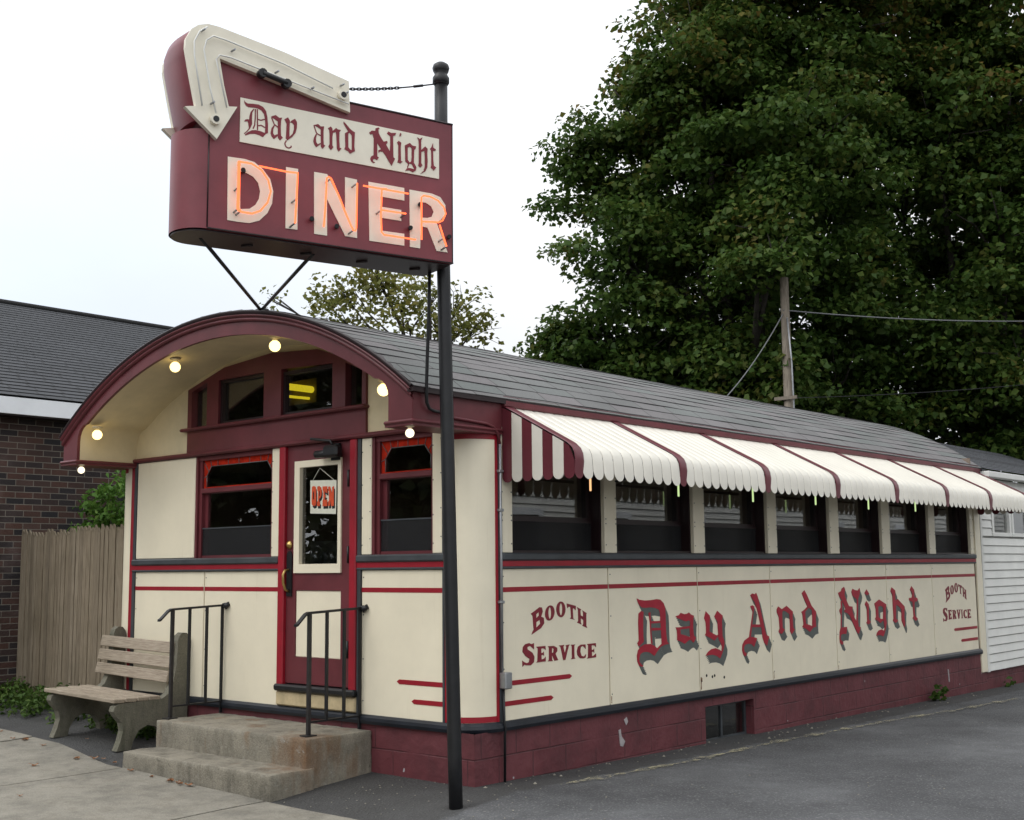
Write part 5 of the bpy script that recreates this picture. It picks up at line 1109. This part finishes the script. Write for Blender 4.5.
# weeds along the fence foot and under the bench
wc = []
r = random.Random(8)
for _ in range(150):
    x = r.uniform(-7.5, -3.9); y = r.uniform(-.42 if x < -5.1 else -.1, .3) if x < -4.9 else r.uniform(-.28, -.06); wc.append((x, y, ground(x, y)+r.uniform(.02, .2 if x < -5 else .10)))
o = leaves('ground_weeds', leaf_weed, None, wc, .055, 24, .13, .7, .5, 9, .55); tag(o, 'low green weeds along the foot of the fence', 'weeds', kind='stuff')
for x, y, lab in ((.10, 8.30, 'small green weed growing at the far end of the maroon foundation'), (.08, 10.9, 'tiny green weed below the white clapboard annex')):
    o = leaves('weed_plant', leaf_weed, None, [(x, y, ground(x, y)+.05), (x+.03, y+.05, ground(x, y)+.13), (x, y-.06, ground(x, y)+.10)] if y < 9 else [(x, y, ground(x, y)+.05)], .085, 14, .09, .8, .5, int(y), .8)
    tag(o, lab, 'weed', 'weeds at the foundation')
# fallen leaves on the pavement
FL = [(-4.97,-.99),(-4.8,-.96),(-4.42,-.98),(-4.3,-.62),(-3.6,-1.12),(-3.51,-1.0),(-3.42,-.97),(-3.2,-1.0),(-3.58,-1.51),(-2.81,-1.09),(-2.46,-1.12),(-2.13,-1.10),(-1.97,-1.11),(-2.05,-1.13),(-2.55,-2.16),(-5.4,-.9),(-2.2,-1.12)]
proto = None
def leaf_mesh(seed):
    r = random.Random(seed); pts = []
    for k in range(11):
        a = 2*math.pi*k/11; rad = .042*(1.0 if k % 2 == 0 else .55)*(1.25 if k == 0 else 1); pts.append((rad*math.cos(a), rad*.8*math.sin(a), .008+.008*math.sin(2*a+seed)+r.uniform(0, .005)))
    m = MB(); c = (0, 0, .004)
    for k in range(11): m.face([c, pts[k], pts[(k+1) % 11]])
    me = m.build('fallen_leaf', leaf_dry, None, (0, 0, 0)); return me
protos = [leaf_mesh(k) for k in range(3)]
for k, (x, y) in enumerate(FL):
    o = protos[k] if k < 3 else protos[k % 3].copy()
    if k >= 3: COL.objects.link(o)
    o.location = (x, y, ground(x, y)+.019); o.rotation_euler = (0, 0, k*2.1); o.scale = (.8+.25*math.sin(k*1.7),)*3
    tag(o, 'dry brown fallen leaf lying on the pavement near the bench and stoop', 'leaf', 'fallen leaves on the pavement')

# crumbs of stone and old mortar along the wall foot
m = MB(); r = random.Random(12)
for _ in range(240):
    q = r.random()
    if q < .45: x, y = r.uniform(.02, .4)**1.3, r.uniform(.0, 9.5)
    elif q < .8: x, y = r.uniform(-1.0, .9), r.uniform(-1.0, -.02)
    else: x, y = r.uniform(.3, 3.0), r.uniform(-.5, 7)
    s_ = r.uniform(.004, .011) if q > .15 else r.uniform(.008, .02); z = ground(x, y)+.004
    vs = [(x+s_*r.uniform(.6,1)*math.cos(a), y+s_*r.uniform(.6,1)*math.sin(a), z) for a in (0, 1.3, 2.6, 3.9, 5.2)]; top = (x, y, z+s_*r.uniform(.5, .9))
    for k in range(5): m.face([vs[k], vs[(k+1) % 5], top])
tag(m.build('grit', conc_walk, None, (0, 0, 0)), 'loose pale grit scattered along the foundation', 'grit', kind='stuff')

# ------------------------------------------------------------------ annex behind the diner
an = thing('annex_building', 'white clapboard annex joined to the far end of the diner', 'building', (-2, 12.7, 0))
AY0, AY1, AX = 10.25, 17.0, .0
def clap(m, y0, y1, z0, z1, x=AX, e=.114, n0=0):
    z = z0; g = .012
    while z < z1-1e-4:
        zn = min(z+e, z1); zg = zn-g
        m.face([(x+.020, y0, z), (x+.020, y1, z), (x+.006, y1, zg), (x+.006, y0, zg)]); m.face([(x-.03, y0, z), (x-.03, y1, z), (x+.020, y1, z), (x+.020, y0, z)])
        m.face([(x+.006, y0, zg), (x+.006, y1, zg), (x-.03, y1, zg), (x-.03, y0, zg)]); m.face([(x-.03, y0, zg), (x-.03, y1, zg), (x-.03, y1, zn), (x-.03, y0, zn)]); z = zn
m = MB(); WZ0, WZ1 = 2.19, 2.80; wy = [(10.80, 11.42), (11.60, 12.25)]
clap(m, AY0, AY1, .30, WZ0-.05); clap(m, AY0, 10.72, WZ0-.05, 2.95); clap(m, 12.33, AY1, WZ0-.05, 2.95); clap(m, 10.72, 12.33, WZ1+.05, 2.95)
m.box(-4.2, -.01, AY0, AY0+.02, .3, 3.0); m.box(-4.2, -4.18, AY0, AY1, .3, 3.0); m.box(-4.2, 0, AY1-.02, AY1, .3, 3.0)
m.build('siding', white, an)
m = MB(); m.box(-.02, .03, AY0-.0, AY0+.07, .29, 3.0, bev=.004); m.build('corner_board', white, an)
m = MB(); m.box(-.05, .022, 10.055, 10.245, .30, 3.0, bev=.004); m.build('filler_board', cream, an)
m = MB()
m.face([(-.02, AY0, -.2), (-.02, AY1, -.2), (-.02, AY1, .30), (-.02, AY0, .30)], [(AY0, 0), (AY1, 0), (AY1, .5), (AY0, .5)]); m.build('foundation', block_m, an)
for a, b in wy:
    m = MB(); m.box(-.04, .024, a-.07, a, WZ0-.05, WZ1+.05); m.box(-.04, .024, b, b+.07, WZ0-.05, WZ1+.05); m.box(-.04, .023, a, b, WZ1, WZ1+.05); m.box(-.04, .03, a-.08, b+.08, WZ0-.055, WZ0, bev=.005)
    wv = m.build('window', white, an); B1('pane', glass, wv, -.02, -.016, a, b, WZ0, WZ1); B1('dark_backing', dark, wv, -.3, -.29, a-.1, b+.1, WZ0-.1, WZ1+.1)  # near-black sheet stands in for the unlit room behind the pane
m = MB(); e0, e1 = (.14, 3.05), (-2.1, 3.86); k = 16; rows, uvs = [], []
for c in range(k):
    for f, li in ((0, .008), (1, 0)):
        t = (c+f)/k; rows.append([(lerp(e0[0], e1[0], t), y, lerp(e0[1], e1[1], t)+li) for y in (10.36, 13, 17.2)]); uvs.append([(y, t*2.4) for y in (10.36, 13, 17.2)])
m.grid(rows, False, uvs); m.face([(-2.1,10.36,3.86),(-2.1,17.2,3.86),(-4.4,17.2,3.05),(-4.4,10.36,3.05)], [(0,0),(6,0),(6,2.4),(0,2.4)])
m.face([(.14,10.36,3.04),(-4.4,10.36,3.04),(-2.1,10.36,3.85)], [(0,0),(4,0),(2,1)]); m.build('roof', roof_a, an)
m = MB(); m.box(.02, .15, 10.36, 17.2, 2.95, 3.035, bev=.01); m.build('gutter', white, an)

# ------------------------------------------------------------------ utility pole and wires
up_ = thing('utility_pole', 'weathered wooden utility pole behind the annex roof', 'utility pole', (-4.45, 13.1, 0))
m = MB(); m.tube([(-4.28, 12.98, -.1), (-4.28, 12.98, 3), (-4.275, 12.98, 6.95)], [.10, .088, .076], 12); m.build('pole', wood_p, up_)
m = MB(); m.tube([(-4.15, 12.93, .1), (-4.15, 12.93, 4.6), (-4.16, 12.93, 5.4), (-4.21, 12.92, 6.2)], .016, 8); m.build('riser_conduit', galv, up_)
m = MB(); m.box(-4.50, -4.06, 12.86, 12.90, 4.70, 4.76); m.build('crossbar', wood_p, up_)
wire_m = paint('weathered_cable', (.16,.165,.17), .5, .1, 6)
def wire(name, a, b, sag, r, mat, label, n=26):
    a, b = Vector(a), Vector(b); m = MB(); m.tube([a.lerp(b, t)-Vector((0, 0, sag*4*t*(1-t))) for t in np.linspace(0, 1, n)], r, 6); tag(m.build(name, mat), label, 'wire', 'service wires at the utility pole')
wire('overhead_wire', (-4.27, 12.90, 6.34), (2.2, 21.9, 6.95), .30, .012, wire_m, 'long grey overhead wire running right from the utility pole across the trees')
wire('service_wire', (-4.28, 12.90, 6.27), (-4.95, 9.6, 3.65), .42, .010, wire_m, 'grey service wire sloping from the utility pole down to the diner roof')
wire('thin_wire', (-4.27, 12.90, 4.73), (2.2, 21.9, 6.0), .2, .008, rubber, 'thin dark wire crossing the dark tree low behind the annex')

# ------------------------------------------------------------------ trees
def limbs(parent, base, lobes, r0, fork):
    m = MB(); b = Vector(base); f = Vector(fork)
    m.tube([b-Vector((0,0,.2)), b.lerp(f, .5)+Vector((.1,.05,0)), f], [r0*1.15, r0*.9, r0*.75], 12)
    rr = random.Random(3)
    for x, y, z, R in lobes:
        e = Vector((x, y, z)); mid = f.lerp(e, .5)+Vector((rr.uniform(-.3,.3), rr.uniform(-.3,.3), .35))
        m.tube([f-Vector((0,0,.3)), mid, e], [r0*.42, r0*.22, r0*.07], 7)
        for _ in range(5):
            d = Vector((rr.uniform(-1,1), rr.uniform(-1,1), rr.uniform(-.4,1))).normalized()*R*.85; m.tube([e.lerp(mid, .3), e+d*.5, e+d], [r0*.1, r0*.06, r0*.02], 5)
    return m.build('trunk', bark, parent)
def tree(name, label, base, lobes, r0, fork, mat, dens, per, size, spread, seed, group=None, shell=.25, flat=.5):
    t = thing(name, label, 'tree', base, group); limbs(t, base, lobes, r0, fork)
    leaves('crown', mat, t, lobe_centers(lobes, dens, seed, shell), size, per, spread, flat, .42, seed+1, .85); return t
L1 = [(-6.53,14.0,12.08,1.65),(-5.35,16.12,12.86,2.33),(-7.79,13.61,11.01,1.38),(-9.11,13.58,10.0,1.17),(-7.7,14.92,9.79,1.91),(-5.26,14.83,9.66,2.33),(-7.76,12.95,7.85,1.38),(-7.91,15.93,7.79,1.8),(-5.44,15.83,7.38,2.12),(-8.74,13.2,6.59,.96),(-9.17,15.75,6.13,1.27),(-6.72,15.89,5.44,1.49),(-10.5,13.73,6.45,.5),(-9.6,13.4,6.2,.7),(-5.71,15.19,14.88,2.55),(-4.75,13.3,7.95,.85),(-4.35,12.8,7.30,.55),(-4.7,12.8,7.2,.45),(-7.6,14.0,5.5,1.35),(-6.4,13.9,5.2,1.2),(-8.6,14.4,5.3,1.1),(-5.4,14.0,5.5,1.2),(-7.0,13.8,6.6,1.2),(-5.9,16.6,11.2,2.2),(-7.2,16.2,12.0,1.9),(-4.9,16.2,5.0,1.6)]
L2 = [(-4.11,19.49,13.36,2.69),(-2.17,19.47,11.88,2.47),(-4.91,19.32,10.2,2.69),(-3.34,21.74,9.46,2.47),(-4.87,19.41,7.2,2.47),(-3.28,21.76,6.62,2.47),(-6.12,19.29,5.03,1.8),(-3.7,19.0,4.8,2.02),(-4.34,19.28,16.26,3.14),(-1.54,21.96,10.79,2.92),(-1.47,21.54,6.81,2.69),(-1.6,20.2,14.2,2.7),(-2.0,18.0,8.2,1.6),(-3.0,17.5,6.0,1.5),(-1.8,18.5,5.0,1.6),(-.6,19,9.5,1.6),(-3.2,17.8,10.6,1.5)]
tree('maple_tree', 'large dark green maple with rusty tinged top behind the diner roof', (-6.6, 15.4, 0), L1, .34, (-6.5, 15.3, 4.2), leaf_maple, 19, 140, .125, .72, 21, 'tall maples behind the diner', .25, .36)
tree('maple_tree', 'dark green maple filling the right edge behind the annex and overhead wire', (-3.6, 20.3, 0), L2, .36, (-3.6, 20.3, 4.4), leaf_maple, 13, 140, .135, .8, 33, 'tall maples behind the diner', .25, .36)
L3 = [(-9.6,10.9,6.75,.7),(-9.4,11.0,6.2,.7),(-11.0,9.9,7.45,.75),(-11.4,9.7,6.9,.9),(-10.6,10.2,6.9,.8),(-12.3,9.5,6.4,.6),(-9.8,9.6,6.25,1.0),(-11.9,9.81,6.62,.80),(-10.17,10.9,6.45,.74),(-11.7,9.6,7.1,.5),(-11.1,10.0,7.35,.5),(-10.3,10.72,7.1,.46),(-13.2,9.1,7.05,.26),(-11.64,9.0,6.0,.6),(-9.9,11.2,6.3,.40),(-12.9,9.0,6.3,.4)]
L3 = [(x-.42, y-.36, z+.18, R) for x, y, z, R in L3]
tree('young_tree', 'sparse yellow green tree showing sky through its leaves above the roof', (-10.9, 10.0, 0), L3, .13, (-10.9, 10.0, 4.6), leaf_small, 44, 11, .105, .34, 41, None, .1)
rr = random.Random(4); L4 = []
for k in range(26):
    L4.append((-30+k*1.6+rr.uniform(-.6,.6), 34+k*.9+rr.uniform(-2,2), rr.uniform(1.5, 4.5), rr.uniform(1.8, 2.8)))
L4 = [l for l in L4 if l[0] > -19]
o = leaves('distant_trees', leaf_dark, None, lobe_centers(L4, 9, 77, .3), .36, 40, .9, .6, .45, 78, .85); tag(o, 'dark mass of trees far behind the annex', 'trees', kind='stuff')

# ------------------------------------------------------------------ what the windows reflect: house across the lot, trees across the street
hs = thing('clapboard_house', 'white clapboard house across the parking lot mirrored in the side windows', 'house', (13, 24, 0))
m = MB(); z = .3
while z < 5.6:
    m.face([(9.965, 9, z), (9.965, 40, z), (9.99, 40, z+.135), (9.99, 9, z+.135)]); m.face([(10.03, 9, z), (10.03, 40, z), (9.965, 40, z), (9.965, 9, z)]); m.face([(9.99, 9, z+.135), (9.99, 40, z+.135), (10.03, 40, z+.135), (10.03, 9, z+.135)]); z += .155
m.box(10, 16, 9, 9.05, 0, 5.6); m.box(10, 16, 39.95, 40, 0, 5.6); m.box(10.03, 10.05, 9, 40, 0, 5.6)
m.build('wall', white, hs)
m = MB()
for y in (12, 15.2, 18.4, 22, 26, 31): m.box(9.94, 9.985, y-.14, y+1.24, 1.15, 3.0); 
m.build('window_trim', whitep, hs)
m = MB()
for y in (12, 15.2, 18.4, 22, 26, 31): m.box(9.93, 9.945, y+.02, y+1.08, 1.3, 2.85)
m.build('window', dark, hs)
m = MB(); m.face([(9.6,8.7,5.5),(9.6,40.3,5.5),(13,40.3,8),(13,8.7,8)], [(0,0),(31,0),(31,4.5),(0,4.5)]); m.face([(16.4,8.7,5.5),(16.4,40.3,5.5),(13,40.3,8),(13,8.7,8)], [(0,0),(31,0),(31,4.5),(0,4.5)]); m.build('roof', roof_n, hs)
hc = [(x_, -16+rr.uniform(-.8,.8), rr.uniform(.3, 2.6)) for x_ in np.linspace(-55, 3, 420)]  # added out of view to keep the bright horizon out of the door glass
o = leaves('added_hedge', leaf_dark, None, hc, .34, 34, .75, .8, .45, 55, .85); tag(o, 'added dark hedge hiding the bright horizon mirrored in the door glass', 'hedge', kind='stuff')
for k, (x, y) in enumerate(((-12, -21), (-20, -19), (-28, -20), (-37, -22), (-47, -21), (-4, -24))):
    lb = [(x+rr.uniform(-2.5,2.5), y+rr.uniform(-1.5,1.5), rr.uniform(2.5, 11), rr.uniform(1.8, 2.8)) for _ in range(13)]
    tree('street_tree', 'broad dark tree across the street mirrored in the front windows', (x, y, 0), lb, .3, (x, y, 3.0), leaf_dark, 4, 30, .42, 1.0, 100+k, 'trees across the street')
